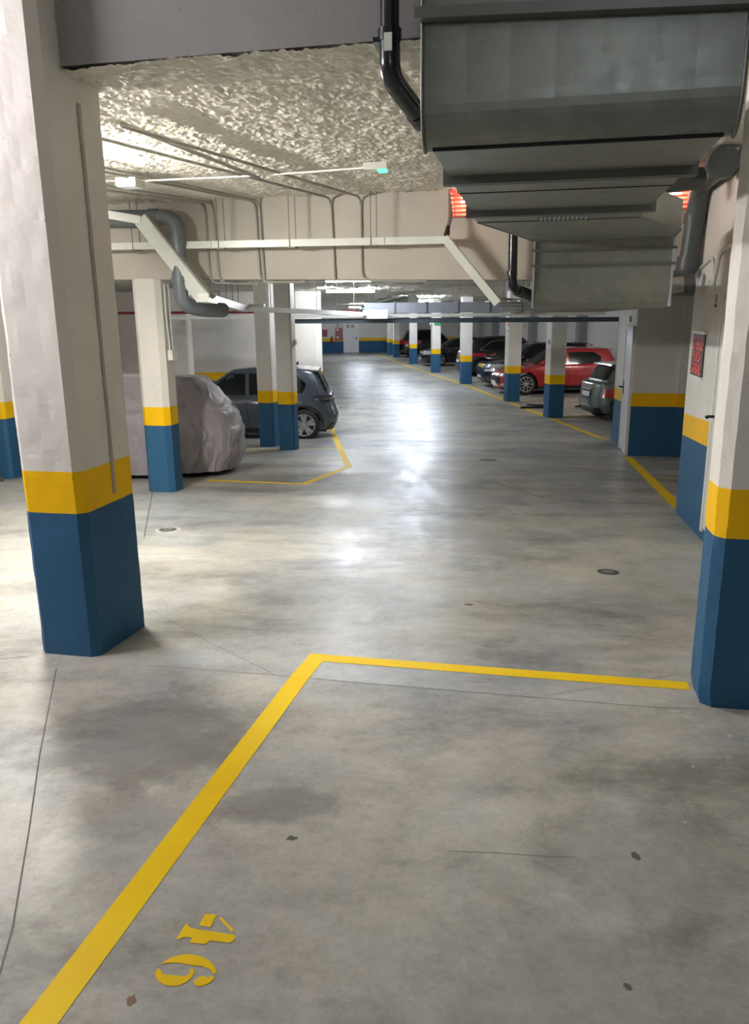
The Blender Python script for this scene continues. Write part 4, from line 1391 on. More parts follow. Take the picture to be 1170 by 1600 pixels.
class Car:
    """local frame: nose +x, left +y, up z. Surfaces are superelliptic lofts."""

    def __init__(s, P):
        s.P = P
        s.n = P.get('n', 5.0)
        s.ng = P.get('ng', 6.0)

    # body extents at height z
    def b(s, z):
        P = s.P
        return lerp_tab(P['nose'], z), lerp_tab(P['tail'], z), lerp_tab(P['hw'], z)

    def g(s, z):
        P = s.P
        return lerp_tab(P['gnose'], z), lerp_tab(P['gtail'], z), lerp_tab(P['ghw'], z)

    @staticmethod
    def se(p, n):
        return max(0.0, 1 - abs(p) ** n) ** (1 / n)

    def side(s, which, x, z, sy, off=0.004):
        N_, T_, H_ = (s.b if which == 'b' else s.g)(z)
        n = s.n if which == 'b' else s.ng
        mid = (N_ + T_) / 2
        hl = (N_ - T_) / 2
        p = (x - mid) / hl
        p = max(-0.999, min(0.999, p))
        return (x, sy * (H_ * s.se(p, n) + off), z)

    def front(s, which, y, z, end, off=0.004):
        N_, T_, H_ = (s.b if which == 'b' else s.g)(z)
        n = s.n if which == 'b' else s.ng
        mid = (N_ + T_) / 2
        hl = (N_ - T_) / 2
        p = max(-0.999, min(0.999, y / H_))
        return (mid + end * (hl * s.se(p, n) + off), y, z)

    def perimeter(s, n):
        """half outline tail -> nose, y>=0, as unit (px,py)"""
        out = []
        for py in np.linspace(0, 0.82, 7):
            out.append((-s.se(py, n), py))
        for px in np.linspace(-0.95, 0.95, 74):
            out.append((px, s.se(px, n)))
        for py in np.linspace(0.82, 0, 7):
            out.append((s.se(py, n), py))
        full = out + [(a, -b) for a, b in out[1:-1][::-1]]
        return full

    def body(s):
        P = s.P
        per = s.perimeter(s.n)
        K = 10
        vs, fs = [], []
        n = len(per)
        wr = P['wr'] + 0.045
        Nn, Tn, _ = s.b(0.5)
        ml, hl0 = (Nn + Tn) / 2, (Nn - Tn) / 2
        for k in range(K + 1):
            f = k / K
            for px, py in per:
                x0 = ml + px * hl0
                lo = P['sill'] + 0.06 * abs(px) ** 8
                for xc in P['axles']:
                    dx = x0 - xc
                    if abs(dx) < wr and abs(py) > 0.5:
                        lo = max(lo, P['wr'] + sqrt(wr * wr - dx * dx))
                top = lerp_tab(P['top'], x0)
                z = lo + (top - lo) * f
                N_, T_, H_ = s.b(z)
                m, hl = (N_ + T_) / 2, (N_ - T_) / 2
                vs.append((m + px * hl, py * H_, z))
        for k in range(K):
            for j in range(n):
                fs.append((k * n + j, k * n + (j + 1) % n, (k + 1) * n + (j + 1) % n, (k + 1) * n + j))
        base = K * n
        prev = base
        for q in (0.985, 0.94, 0.85, 0.7, 0.5, 0.25, 0.02):
            o = len(vs)
            for j, (px, py) in enumerate(per):
                bx, by, bz = vs[base + j]
                x = ml + (bx - ml) * (q if q < 0.9 else (q + 0.0))
                y = by * q
                z = lerp_tab(P['top'], ml + px * hl0 * q) + P.get('crown', 0.035) * (1 - q * q) ** 0.5 * (0.4 + 0.6 * (1 - abs(px)))
                vs.append((x, y, z))
            for j in range(n):
                fs.append((prev + j, prev + (j + 1) % n, o + (j + 1) % n, o + j))
            prev = o
        fs.append(tuple(range(prev, prev + n)))
        return MB().add(vs, fs, 0, True)

    def cabin(s):
        P = s.P
        per = s.perimeter(s.ng)
        K = 8
        n = len(per)
        vs, fs = [], []
        zb = P['zb']
        for k in range(K + 1):
            f = k / K
            for px, py in per:
                top = P['H'] - P.get('rooffall', 0.05) * abs(px - P.get('peak', 0.1)) ** 2 - 0.03
                z = zb + (top - zb) * f
                N_, T_, H_ = s.g(z)
                m, hl = (N_ + T_) / 2, (N_ - T_) / 2
                vs.append((m + px * hl, py * H_, z))
        for k in range(K):
            for j in range(n):
                fs.append((k * n + j, k * n + (j + 1) % n, (k + 1) * n + (j + 1) % n, (k + 1) * n + j))
        base = K * n
        prev = base
        N_, T_, H_ = s.g(P['H'] - 0.04)
        m = (N_ + T_) / 2
        for q in (0.97, 0.9, 0.8, 0.6, 0.35, 0.02):
            o = len(vs)
            for j in range(n):
                bx, by, bz = vs[base + j]
                px = per[j][0]
                zc = P['H'] - P.get('rooffall', 0.05) * abs(px * q - P.get('peak', 0.1)) ** 2 - 0.03
                vs.append((m + (bx - m) * q, by * q, zc + 0.03 * (1 - q * q) ** 0.5))
            for j in range(n):
                fs.append((prev + j, prev + (j + 1) % n, o + (j + 1) % n, o + j))
            prev = o
        fs.append(tuple(range(prev, prev + n)))
        return MB().add(vs, fs, 0, True)

    def patch(s, kind, which, lo, hi, arg, off=0.006, n=14, m=4):
        """grid between two polylines lo(a)->b and hi(a)->b; kind 'side' or 'front'"""
        a0, a1 = max(lo[0][0], hi[0][0]), min(lo[-1][0], hi[-1][0])
        vs, fs = [], []
        for i in range(n + 1):
            a = a0 + (a1 - a0) * i / n
            l, h = lerp_tab(lo, a), lerp_tab(hi, a)
            for j in range(m + 1):
                z = l + (h - l) * j / m
                vs.append(s.side(which, a, z, arg, off) if kind == 'side' else s.front(which, a, z, arg, off))
        for i in range(n):
            for j in range(m):
                q = i * (m + 1) + j
                fs.append((q, q + 1, q + m + 2, q + m + 1))
        return MB().add(vs, fs, 0, True)


def wheel(parent, x, y, r, style, wid=0.2):
    sy = 1 if y > 0 else -1
    o = bpy.data.objects.new('wheel', None)
    C.objects.link(o)
    o.parent = parent
    o.location = (x, y, r)
    # tyre: lathe
    prof = [(r * 0.70, -wid / 2), (r * 0.93, -wid / 2), (r, -wid / 2 + 0.03), (r, wid / 2 - 0.03), (r * 0.93, wid / 2), (r * 0.70, wid / 2)]
    k = 36
    vs = [(rr * cos(2 * pi * i / k), sy * yy, rr * sin(2 * pi * i / k)) for rr, yy in prof for i in range(k)]
    fs = [(j * k + i, j * k + (i + 1) % k, (j + 1) * k + (i + 1) % k, (j + 1) * k + i) for j in range(len(prof) - 1) for i in range(k)]
    t_ = MB().add(vs, fs, 0, True).build('tyre', M['rubber'], None)
    t_.parent = o
    # dark barrel disc
    mb = MB()
    vs = [(rr * cos(2 * pi * i / k), sy * yy, rr * sin(2 * pi * i / k)) for rr, yy in ((r * 0.70, wid / 2 - 0.005), (r * 0.66, wid / 2 - 0.06), (0.02, wid / 2 - 0.07)) for i in range(k)]
    fs = [(j * k + i, j * k + (i + 1) % k, (j + 1) * k + (i + 1) % k, (j + 1) * k + i) for j in range(2) for i in range(k)]
    mb.add(vs, fs)
    b_ = mb.build('brake_disc', M['alloydark'])
    b_.parent = o
    # rim with spokes
    mb = MB()
    r0, r1 = r * 0.64, r * 0.71
    vs = [(rr * cos(2 * pi * i / k), sy * yy, rr * sin(2 * pi * i / k)) for rr, yy in ((r0, wid / 2 - 0.02), (r0, wid / 2 + 0.004), (r1, wid / 2 + 0.006), (r1, wid / 2 - 0.02)) for i in range(k)]
    fs = [(j * k + i, j * k + (i + 1) % k, (j + 1) * k + (i + 1) % k, (j + 1) * k + i) for j in range(3) for i in range(k)]
    mb.add(vs, fs)
    ns_, wa, wb, fork = style
    for q in range(ns_):
        a = 2 * pi * q / ns_ + 0.3
        for dev in ((-fork, fork) if fork else (0,)):
            ri, ro = r * 0.10, r * 0.66
            a_i, a_o = a + dev * 0.35, a + dev
            for (ra, rb, aa, ab, w0, w1) in ((ri, ro, a_i, a_o, wa, wb),):
                p = Vector((ra * cos(aa), 0, ra * sin(aa)))
                q2 = Vector((rb * cos(ab), 0, rb * sin(ab)))
                d = (q2 - p).normalized()
                nn = Vector((-d.z, 0, d.x))
                ys = sy * (wid / 2 - 0.045), sy * (wid / 2 - 0.002)
                vs = []
                for yy in ys:
                    for pt, ww in ((p - nn * w0 / 2, 0), (p + nn * w0 / 2, 0), (q2 + nn * w1 / 2, 0), (q2 - nn * w1 / 2, 0)):
                        vs.append((pt.x, yy, pt.z))
                mb.add(vs, [(0, 1, 2, 3), (7, 6, 5, 4), (0, 4, 5, 1), (1, 5, 6, 2), (2, 6, 7, 3), (3, 7, 4, 0)])
    hubv = [(rr * cos(2 * pi * i / 16), sy * yy, rr * sin(2 * pi * i / 16)) for rr, yy in ((r * 0.17, wid / 2 - 0.05), (r * 0.17, wid / 2 - 0.004), (r * 0.12, wid / 2 + 0.004), (0.001, wid / 2 + 0.004)) for i in range(16)]
    mb.add(hubv, [(j * 16 + i, j * 16 + (i + 1) % 16, (j + 1) * 16 + (i + 1) % 16, (j + 1) * 16 + i) for j in range(3) for i in range(16)])
    rm = mb.build('rim', M['alloy'])
    rm.parent = o
    return o


def loc_build(mb, name, mat, parent):
    o = mb.build(name, mat)
    o.parent = parent
    return o


def build_car(P, name, label, loc, rz, paint):
    car = Car(P)
    o = thing(name, label, 'car', loc, rz)
    loc_build(car.body(), 'body_shell', paint, o)
    loc_build(car.cabin(), 'cabin', P.get('cabin_mat', paint), o)
    L0, L1 = P['tail'][1][1], P['nose'][1][1]
    ub = MB()
    ub.box(W, L0 + 0.25, L1 - 0.25, -P['hwmax'] + 0.26, P['hwmax'] - 0.26, P['sill'] - 0.03, 0.62)
    for xc in P['axles']:
        ub.box(W, xc - P['wr'] - 0.03, xc + P['wr'] + 0.03, -P['hwmax'] + 0.22, P['hwmax'] - 0.22, 0.30, P['wr'] * 2 + 0.02)
    loc_build(ub, 'underbody', M['underbody'], o)
    for xc in P['axles']:
        for sy in (1, -1):
            wheel(o, xc, sy * (P['hwmax'] - 0.125), P['wr'], P['rim'])
    for sy in (1, -1):
        for xc in P['axles']:
            # wheel arch lip
            vs = []
            for r_, of in ((P['wr'] + 0.046, 0.004), (P['wr'] + 0.085, 0.012)):
                for i in range(25):
                    a = radians(-8 + 196 * i / 24)
                    x, z = xc + r_ * cos(a), P['wr'] + r_ * sin(a)
                    z = max(z, P['sill'])
                    vs.append(car.side('b', x, z, sy, of))
            fs = [(i, i + 1, 26 + i, 25 + i) for i in range(24)]
            loc_build(MB().add(vs, fs, 0, True), 'arch_trim', P.get('archmat', paint), o)
        for win in P['windows']:
            wo = loc_build(car.patch('side', 'g', win[0], win[1], sy, 0.006), 'side_window', M['glass'], o)
        if P.get('wintrim'):
            lo, hi = P['wintrim']
            path = [car.side('g', x, z, sy, 0.012) for x, z in hi] + [car.side('g', x, z, sy, 0.012) for x, z in lo[::-1]]
            path.append(path[0])
            loc_build(MB().tube(path, 0.012, 6, caps=False), 'window_trim', M['chrome'], o)
        for xd_ in P['doors']:
            top = P['zb'] + 0.02
            vs = [car.side('b', xd_ + dx, z, sy, 0.003) for z in np.linspace(P['sill'] + 0.08, top - 0.03, 8) for dx in (-0.006, 0.006)]
            loc_build(MB().add(vs, [(2 * i, 2 * i + 1, 2 * i + 3, 2 * i + 2) for i in range(7)]), 'door_gap', M['underbody'], o)
        for xh in P['handles']:
            p0 = Vector(car.side('b', xh, P['zb'] - 0.12, sy, 0.02))
            p1 = Vector(car.side('b', xh + 0.17, P['zb'] - 0.12, sy, 0.02))
            loc_build(MB().bar(p0, p1, 0.03, 0.03), 'door_handle', P.get('handlemat', paint), o)
        # rocker
        vs = [car.side('b', x, z, sy, 0.008) for x in np.linspace(P['axles'][1] + P['wr'] + 0.06, P['axles'][0] - P['wr'] - 0.06, 12) for z in (P['sill'] - 0.01, P['sill'] + 0.10)]
        loc_build(MB().add(vs, [(2 * i, 2 * i + 1, 2 * i + 3, 2 * i + 2) for i in range(11)]), 'side_skirt', M['black'], o)
        # mirror
        mp = Vector(car.side('g', P['mirror'], P['zb'] + 0.08, sy, 0.0))
        vs, fs = [], []
        for i in range(7):
            for j in range(12):
                th, ph = pi * i / 6, 2 * pi * j / 12
                vs.append((mp.x + 0.07 * sin(th) * cos(ph), mp.y + sy * 0.12 + 0.11 * cos(th), mp.z + 0.07 * sin(th) * sin(ph)))
        fs = [(i * 12 + j, i * 12 + (j + 1) % 12, (i + 1) * 12 + (j + 1) % 12, (i + 1) * 12 + j) for i in range(6) for j in range(12)]
        loc_build(MB().add(vs, fs, 0, True), 'wing_mirror', paint, o)
        for nm, kind, which, lo, hi, mt in P.get('sidebits', []):
            loc_build(car.patch(kind, which, lo, hi, sy, 0.007), nm, M[mt], o)
    for nm, which, end, lo, hi, mt, of in P['endbits']:
        loc_build(car.patch('front', which, lo, hi, end, of, n=20), nm, M[mt] if isinstance(mt, str) else mt, o)
    if P.get('spoiler'):
        x, z = P['spoiler']
        mb = MB()
        hw_ = lerp_tab(P['ghw'], z) - 0.05
        mb.extrude([(x + 0.16, -hw_, z + 0.03), (x - 0.10, -hw_, z + 0.005), (x - 0.11, -hw_, z - 0.025), (x + 0.10, -hw_, z - 0.02)], (0, 2 * hw_, 0))
        loc_build(mb, 'roof_spoiler', paint, o)
    if P.get('antenna'):
        x, z = P['antenna']
        mb = MB().extrude([(x, -0.015, z - 0.01), (x - 0.16, -0.015, z - 0.01), (x - 0.15, -0.015, z + 0.07)], (0, 0.03, 0))
        loc_build(mb, 'roof_antenna', paint, o)
    for xx, yy_ in P.get('exhausts', []):
        loc_build(MB().tube([(xx, yy_, 0.26), (xx + 0.2, yy_, 0.26)], 0.04, 12), 'exhaust_pipe', M['chrome'], o)
    return o


def hatch(L, H, Wd, wr, zb=0.92, **kw):
    n0, t0 = L / 2, -L / 2
    hw = Wd / 2
    ax = (n0 - kw.get('fo', 0.82), t0 + kw.get('ro', 0.72))
    wx = n0 - kw.get('cowl', 1.05)         # windshield base
    wt = wx - kw.get('rake', 0.78)         # windshield top
    rt = t0 + kw.get('rt', 0.42)           # roof rear end
    rb = t0 + kw.get('rb', 0.12)
    zt = H - 0.05
    zw0, zw1 = zb + 0.045, H - 0.14
    m1 = (ax[0] + ax[1]) / 2 - 0.12
    fwd = lambda z: wx + (wt - wx) * (z - zb) / (zt - zb)
    bwd = lambda z: rb + (rt - rb) * (z - zb) / (zt - zb)
    P = dict(
        nose=[(0.15, n0 - 0.12), (0.38, n0), (0.60, n0 - 0.02), (0.75, n0 - 0.10), (1.0, n0 - 0.35)],
        tail=[(0.15, t0 + 0.12), (0.40, t0), (0.62, t0 + 0.02), (0.95, t0 + 0.08), (1.1, t0 + 0.14)],
        hw=[(0.15, hw - 0.07), (0.35, hw - 0.01), (0.60, hw), (0.85, hw - 0.03), (1.1, hw - 0.10)],
        top=[(t0, zb + 0.02), (t0 + 0.5, zb + 0.06), (wx - 0.3, zb + 0.02), (wx, zb + 0.01), (n0 - 0.55, zb - 0.09), (n0 - 0.15, zb - 0.19), (n0, zb - 0.24)],
        gnose=[(zb - 0.05, wx + 0.06), (zb, wx), (zt, wt), (H, wt - 0.12)],
        gtail=[(zb - 0.05, rb), (zb, rb), (zt, rt), (H, rt + 0.06)],
        ghw=[(zb - 0.05, hw - 0.06), (zb, hw - 0.08), ((zb + zt) / 2, hw - 0.15), (zt - 0.03, hw - 0.24), (H, hw - 0.33)],
        zb=zb, H=H, wr=wr, sill=0.19, axles=ax, hwmax=hw, rooffall=0.07, peak=0.15,
        rim=kw.get('rim', (5, 0.05, 0.05, 0.16)),
        windows=[([(m1 + 0.04, zw0), (fwd(zw0) - 0.24, zw0)], [(m1 + 0.04, zw1), (fwd(zw1) - 0.10, zw1), (fwd(zw0) - 0.24, zw0 + 0.03)]),
                 ([(bwd(zw1) + 0.42, zw0 + 0.16), (bwd(zw0) + 0.62, zw0), (m1 - 0.04, zw0)], [(bwd(zw1) + 0.42, zw0 + 0.22), (bwd(zw1) + 0.62, zw1 - 0.02), (m1 - 0.04, zw1)])],
        doors=[wx - 0.12, m1, ax[1] + wr + 0.08], handles=[m1 + 0.08, ax[1] + wr + 0.18], mirror=wx - 0.30,
        spoiler=(rt + 0.02, H - 0.075),
        endbits=[('windscreen', 'g', 1, [(-hw + 0.28, zb + 0.05), (hw - 0.28, zb + 0.05)], [(-hw + 0.28, zt - 0.10), (0, zt - 0.04), (hw - 0.28, zt - 0.10)], 'glass', 0.006),
                 ('rear_window', 'g', -1, [(-hw + 0.28, zb + 0.09), (hw - 0.28, zb + 0.09)], [(-hw + 0.30, zt - 0.10), (0, zt - 0.05), (hw - 0.30, zt - 0.10)], 'glass', 0.006),
                 ('grille', 'b', 1, [(-0.55, 0.30), (0.55, 0.30)], [(-0.60, 0.50), (0, 0.52), (0.60, 0.50)], 'black', 0.006),
                 ('headlamp', 'b', 1, [(hw - 0.36, 0.60), (hw - 0.03, 0.62)], [(hw - 0.36, 0.68), (hw - 0.03, 0.73)], 'lampglass', 0.008),
                 ('headlamp', 'b', 1, [(-hw + 0.03, 0.62), (-hw + 0.36, 0.60)], [(-hw + 0.03, 0.73), (-hw + 0.36, 0.68)], 'lampglass', 0.008),
                 ('number_plate', 'b', 1, [(-0.26, 0.34), (0.26, 0.34)], [(-0.26, 0.45), (0.26, 0.45)], 'plate', 0.014),
                 ('number_plate', 'b', -1, [(-0.26, 0.60), (0.26, 0.60)], [(-0.26, 0.72), (0.26, 0.72)], 'plate', 0.012),
                 ('rear_diffuser', 'b', -1, [(-hw + 0.2, 0.20), (hw - 0.2, 0.20)], [(-hw + 0.2, 0.34), (hw - 0.2, 0.34)], 'black', 0.006),
                 ],
        sidebits=[],
    )
    return P


# slate blue hatchback at left, tail towards the aisle
P = hatch(4.15, 1.56, 1.80, 0.335, zb=0.94, rt=0.30, rb=0.10, ro=0.74, rim=(5, 0.075, 0.055, 0.20), rake=0.85)
P['tail'] = [(0.15, -1.92), (0.38, -2.05), (0.52, -2.075), (0.66, -2.00), (0.80, -1.97), (0.98, -1.90), (1.1, -1.84)]
P['gtail'] = [(0.89, -1.93), (0.94, -1.90), (1.51, -1.62), (1.56, -1.55)]
P['sidebits'] = [('tail_lamp', 'side', 'b', [(-1.96, 0.80), (-1.62, 0.90)], [(-1.90, 0.94), (-1.62, 0.93)], 'alloydark')]
P['endbits'] += [('tail_lamp', 'b', -1, [(-0.85, 0.80), (0.85, 0.80)], [(-0.85, 0.93), (0.85, 0.93)], 'black', 0.012),
                 ('light_bar', 'b', -1, [(-0.80, 0.85), (0.80, 0.85)], [(-0.80, 0.88), (0.80, 0.88)], 'chrome', 0.018)]
P['archmat'] = M['black']
P['antenna'] = (-1.05, 1.56)
P['handlemat'] = M['chrome']
Ys = 17.30
xs_ = -0.74 - 4.15 / 2 - 0.02
P['spoiler'] = (-1.56, 1.46)
car_a = build_car(P, 'car', 'slate blue hatchback behind the pillar pair, tail towards the aisle', (xs_, Ys, fz(xs_ + 1.5, Ys)), pi + radians(1.5), M['paint_slate'])
mb = MB()
car_a.rotation_euler[1] = -0.0


def place_B(u, v_nose_or_tail, L, facing):
    """facing 'in': nose towards the aisle (-v). returns loc, rz"""
    vc = v_nose_or_tail + L / 2
    x, y, _ = B(u, vc, 0)
    ang = -HBf if facing == 'away' else pi - HBf
    return (x, y, 0.0), ang


# red hatchback, nose to the aisle
P = hatch(4.25, 1.53, 1.80, 0.355, zb=0.95, fo=0.88, ro=0.75, rim=(5, 0.028, 0.028, 0.30), cowl=1.15, rake=0.85)
P['nose'] = [(0.15, 1.98), (0.30, 2.10), (0.45, 2.125), (0.62, 2.10), (0.75, 1.98), (1.0, 1.6)]
P['antenna'] = (-1.15, 1.55)
P['endbits'][2] = ('grille', 'b', 1, [(-0.60, 0.36), (0.60, 0.36)], [(-0.62, 0.60), (0, 0.62), (0.62, 0.60)], 'black', 0.006)
P['endbits'] += [('front_splitter', 'b', 1, [(-0.8, 0.18), (0.8, 0.18)], [(-0.8, 0.23), (0.8, 0.23)], 'black', 0.01),
                 ('fog_lamp', 'b', 1, [(0.62, 0.30), (0.84, 0.30)], [(0.62, 0.37), (0.84, 0.40)], 'lampglass', 0.01),
                 ('fog_lamp', 'b', 1, [(-0.84, 0.30), (-0.62, 0.30)], [(-0.84, 0.40), (-0.62, 0.37)], 'lampglass', 0.01)]
P['sidebits'] = [('headlamp', 'side', 'b', [(1.55, 0.72), (1.80, 0.66)], [(1.55, 0.74), (1.80, 0.75)], 'lampglass')]
loc, rz = place_B(26.35, 6.72, 4.25, 'in')
build_car(P, 'car', 'bright red hatchback with large alloy wheels, nose behind the second pillar', loc, rz, M['paint_red'])

# small grey hatchback, tail towards the aisle beside the stair block
P = hatch(3.95, 1.46, 1.72, 0.30, zb=0.93, rt=0.50, rb=0.22, ro=0.66, rim=(5, 0.05, 0.04, 0))
P['endbits'] += [('tail_lamp', 'b', -1, [(-0.84, 0.60), (-0.70, 0.60)], [(-0.84, 0.84), (-0.70, 0.80)], 'taillamp', 0.010),
                 ('tail_lamp', 'b', -1, [(0.70, 0.60), (0.84, 0.60)], [(0.70, 0.80), (0.84, 0.84)], 'taillamp', 0.010),
                 ('plate_recess', 'b', -1, [(-0.34, 0.57), (0.34, 0.57)], [(-0.34, 0.78), (0, 0.80), (0.34, 0.78)], 'alloydark', 0.006),
                 ('chrome_strip', 'b', -1, [(-0.30, 0.77), (0.30, 0.77)], [(-0.30, 0.795), (0.30, 0.795)], 'chrome', 0.014)]
P['sidebits'] = []
P['exhausts'] = [(-2.0, 0.55)]
loc, rz = place_B(19.15, 7.25, 3.95, 'away')
build_car(P, 'car', 'small grey-green hatchback seen from behind, partly hidden by the stair block', loc, rz, M['paint_grey'])

# navy compact SUV, nose to the aisle, behind the red car
P = hatch(4.30, 1.63, 1.84, 0.35, zb=1.02, cowl=1.10, rake=0.70, rim=(5, 0.05, 0.04, 0.12))
P['nose'] = [(0.15, 2.02), (0.40, 2.15), (0.75, 2.12), (0.90, 2.02), (1.1, 1.8)]
P['endbits'] += [('headlamp', 'b', 1, [(0.55, 0.74), (0.88, 0.74)], [(0.55, 0.86), (0.88, 0.88)], 'lampglass', 0.01),
                 ('headlamp', 'b', 1, [(-0.88, 0.74), (-0.55, 0.74)], [(-0.88, 0.88), (-0.55, 0.86)], 'lampglass', 0.01),
                 ('upper_grille', 'b', 1, [(-0.5, 0.70), (0.5, 0.70)], [(-0.5, 0.86), (0.5, 0.86)], 'chrome', 0.01)]
loc, rz = place_B(29.0, 6.85, 4.3, 'in')
build_car(P, 'car', 'dark navy car behind the red one, nose towards the aisle', loc, rz, M['paint_navy'])

# black SUV with chrome window trim, tail towards the aisle
P = hatch(4.75, 1.74, 1.92, 0.37, zb=1.10, cowl=1.25, rake=0.70, rt=0.55, rb=0.22, ro=0.95, fo=0.9, rim=(5, 0.07, 0.06, 0.14))
m1 = 0.0
P['wintrim'] = ([(-1.55, 1.14), (1.0, 1.12)], [(-1.50, 1.20), (-1.05, 1.50), (-0.3, 1.56), (0.45, 1.52), (0.98, 1.16)])
P['endbits'] += [('tail_lamp', 'b', -1, [(-0.92, 0.88), (-0.74, 0.90)], [(-0.92, 1.02), (-0.74, 0.99)], 'taillamp', 0.010),
                 ('tail_lamp', 'b', -1, [(0.74, 0.90), (0.92, 0.88)], [(0.74, 0.99), (0.92, 1.02)], 'taillamp', 0.010)]
P['sidebits'] = []
loc, rz = place_B(34.8, 7.2, 4.75, 'away')
build_car(P, 'car', 'black SUV with a chrome window surround between the third pillar and the navy car', loc, rz, M['paint_black'])

# black car, nose to the aisle, between fourth and third pillar
P = hatch(4.60, 1.50, 1.85, 0.35, zb=0.98, fo=0.95, ro=0.9, rim=(5, 0.045, 0.04, 0.14))
P['nose'] = [(0.15, 2.15), (0.40, 2.30), (0.72, 2.27), (0.88, 2.15), (1.1, 1.9)]
P['endbits'] += [('headlamp', 'b', 1, [(0.55, 0.66), (0.90, 0.66)], [(0.55, 0.80), (0.90, 0.83)], 'lampglass', 0.01),
                 ('headlamp', 'b', 1, [(-0.90, 0.66), (-0.55, 0.66)], [(-0.90, 0.83), (-0.55, 0.80)], 'lampglass', 0.01)]
P['sidebits'] = [('chrome_strip', 'side', 'b', [(-1.6, 0.935), (1.2, 0.925)], [(-1.6, 0.955), (1.2, 0.945)], 'chrome')]
loc, rz = place_B(42.6, 6.75, 4.6, 'in')
build_car(P, 'car', 'black car with silver wheels showing behind the fourth pillar', loc, rz, M['paint_black'])

# far dark SUV, tail towards the aisle with a red lamp
P = hatch(4.80, 1.78, 1.90, 0.37, zb=1.08, cowl=1.35, rake=0.70, rt=0.75, rb=0.30, ro=1.0, rim=(5, 0.06, 0.05, 0.12))
P['endbits'] += [('tail_lamp', 'b', -1, [(-0.92, 0.82), (-0.45, 0.86)], [(-0.92, 1.12), (-0.45, 1.04)], 'taillamp', 0.010),
                 ('tail_lamp', 'b', -1, [(0.45, 0.86), (0.92, 0.82)], [(0.45, 1.04), (0.92, 1.12)], 'taillamp', 0.010),
                 ('lower_bumper', 'b', -1, [(-0.80, 0.28), (0.80, 0.28)], [(-0.80, 0.5), (0.80, 0.5)], 'alloy', 0.010)]
P['sidebits'] = [('tail_lamp', 'side', 'b', [(-2.34, 0.84), (-1.95, 0.90)], [(-2.30, 1.12), (-1.95, 1.06)], 'taillamp')]
loc, rz = place_B(52.6, 6.75, 4.8, 'away')
build_car(P, 'car', 'farthest dark SUV with red tail lamp beside the fifth pillar', loc, rz, M['paint_brown'])


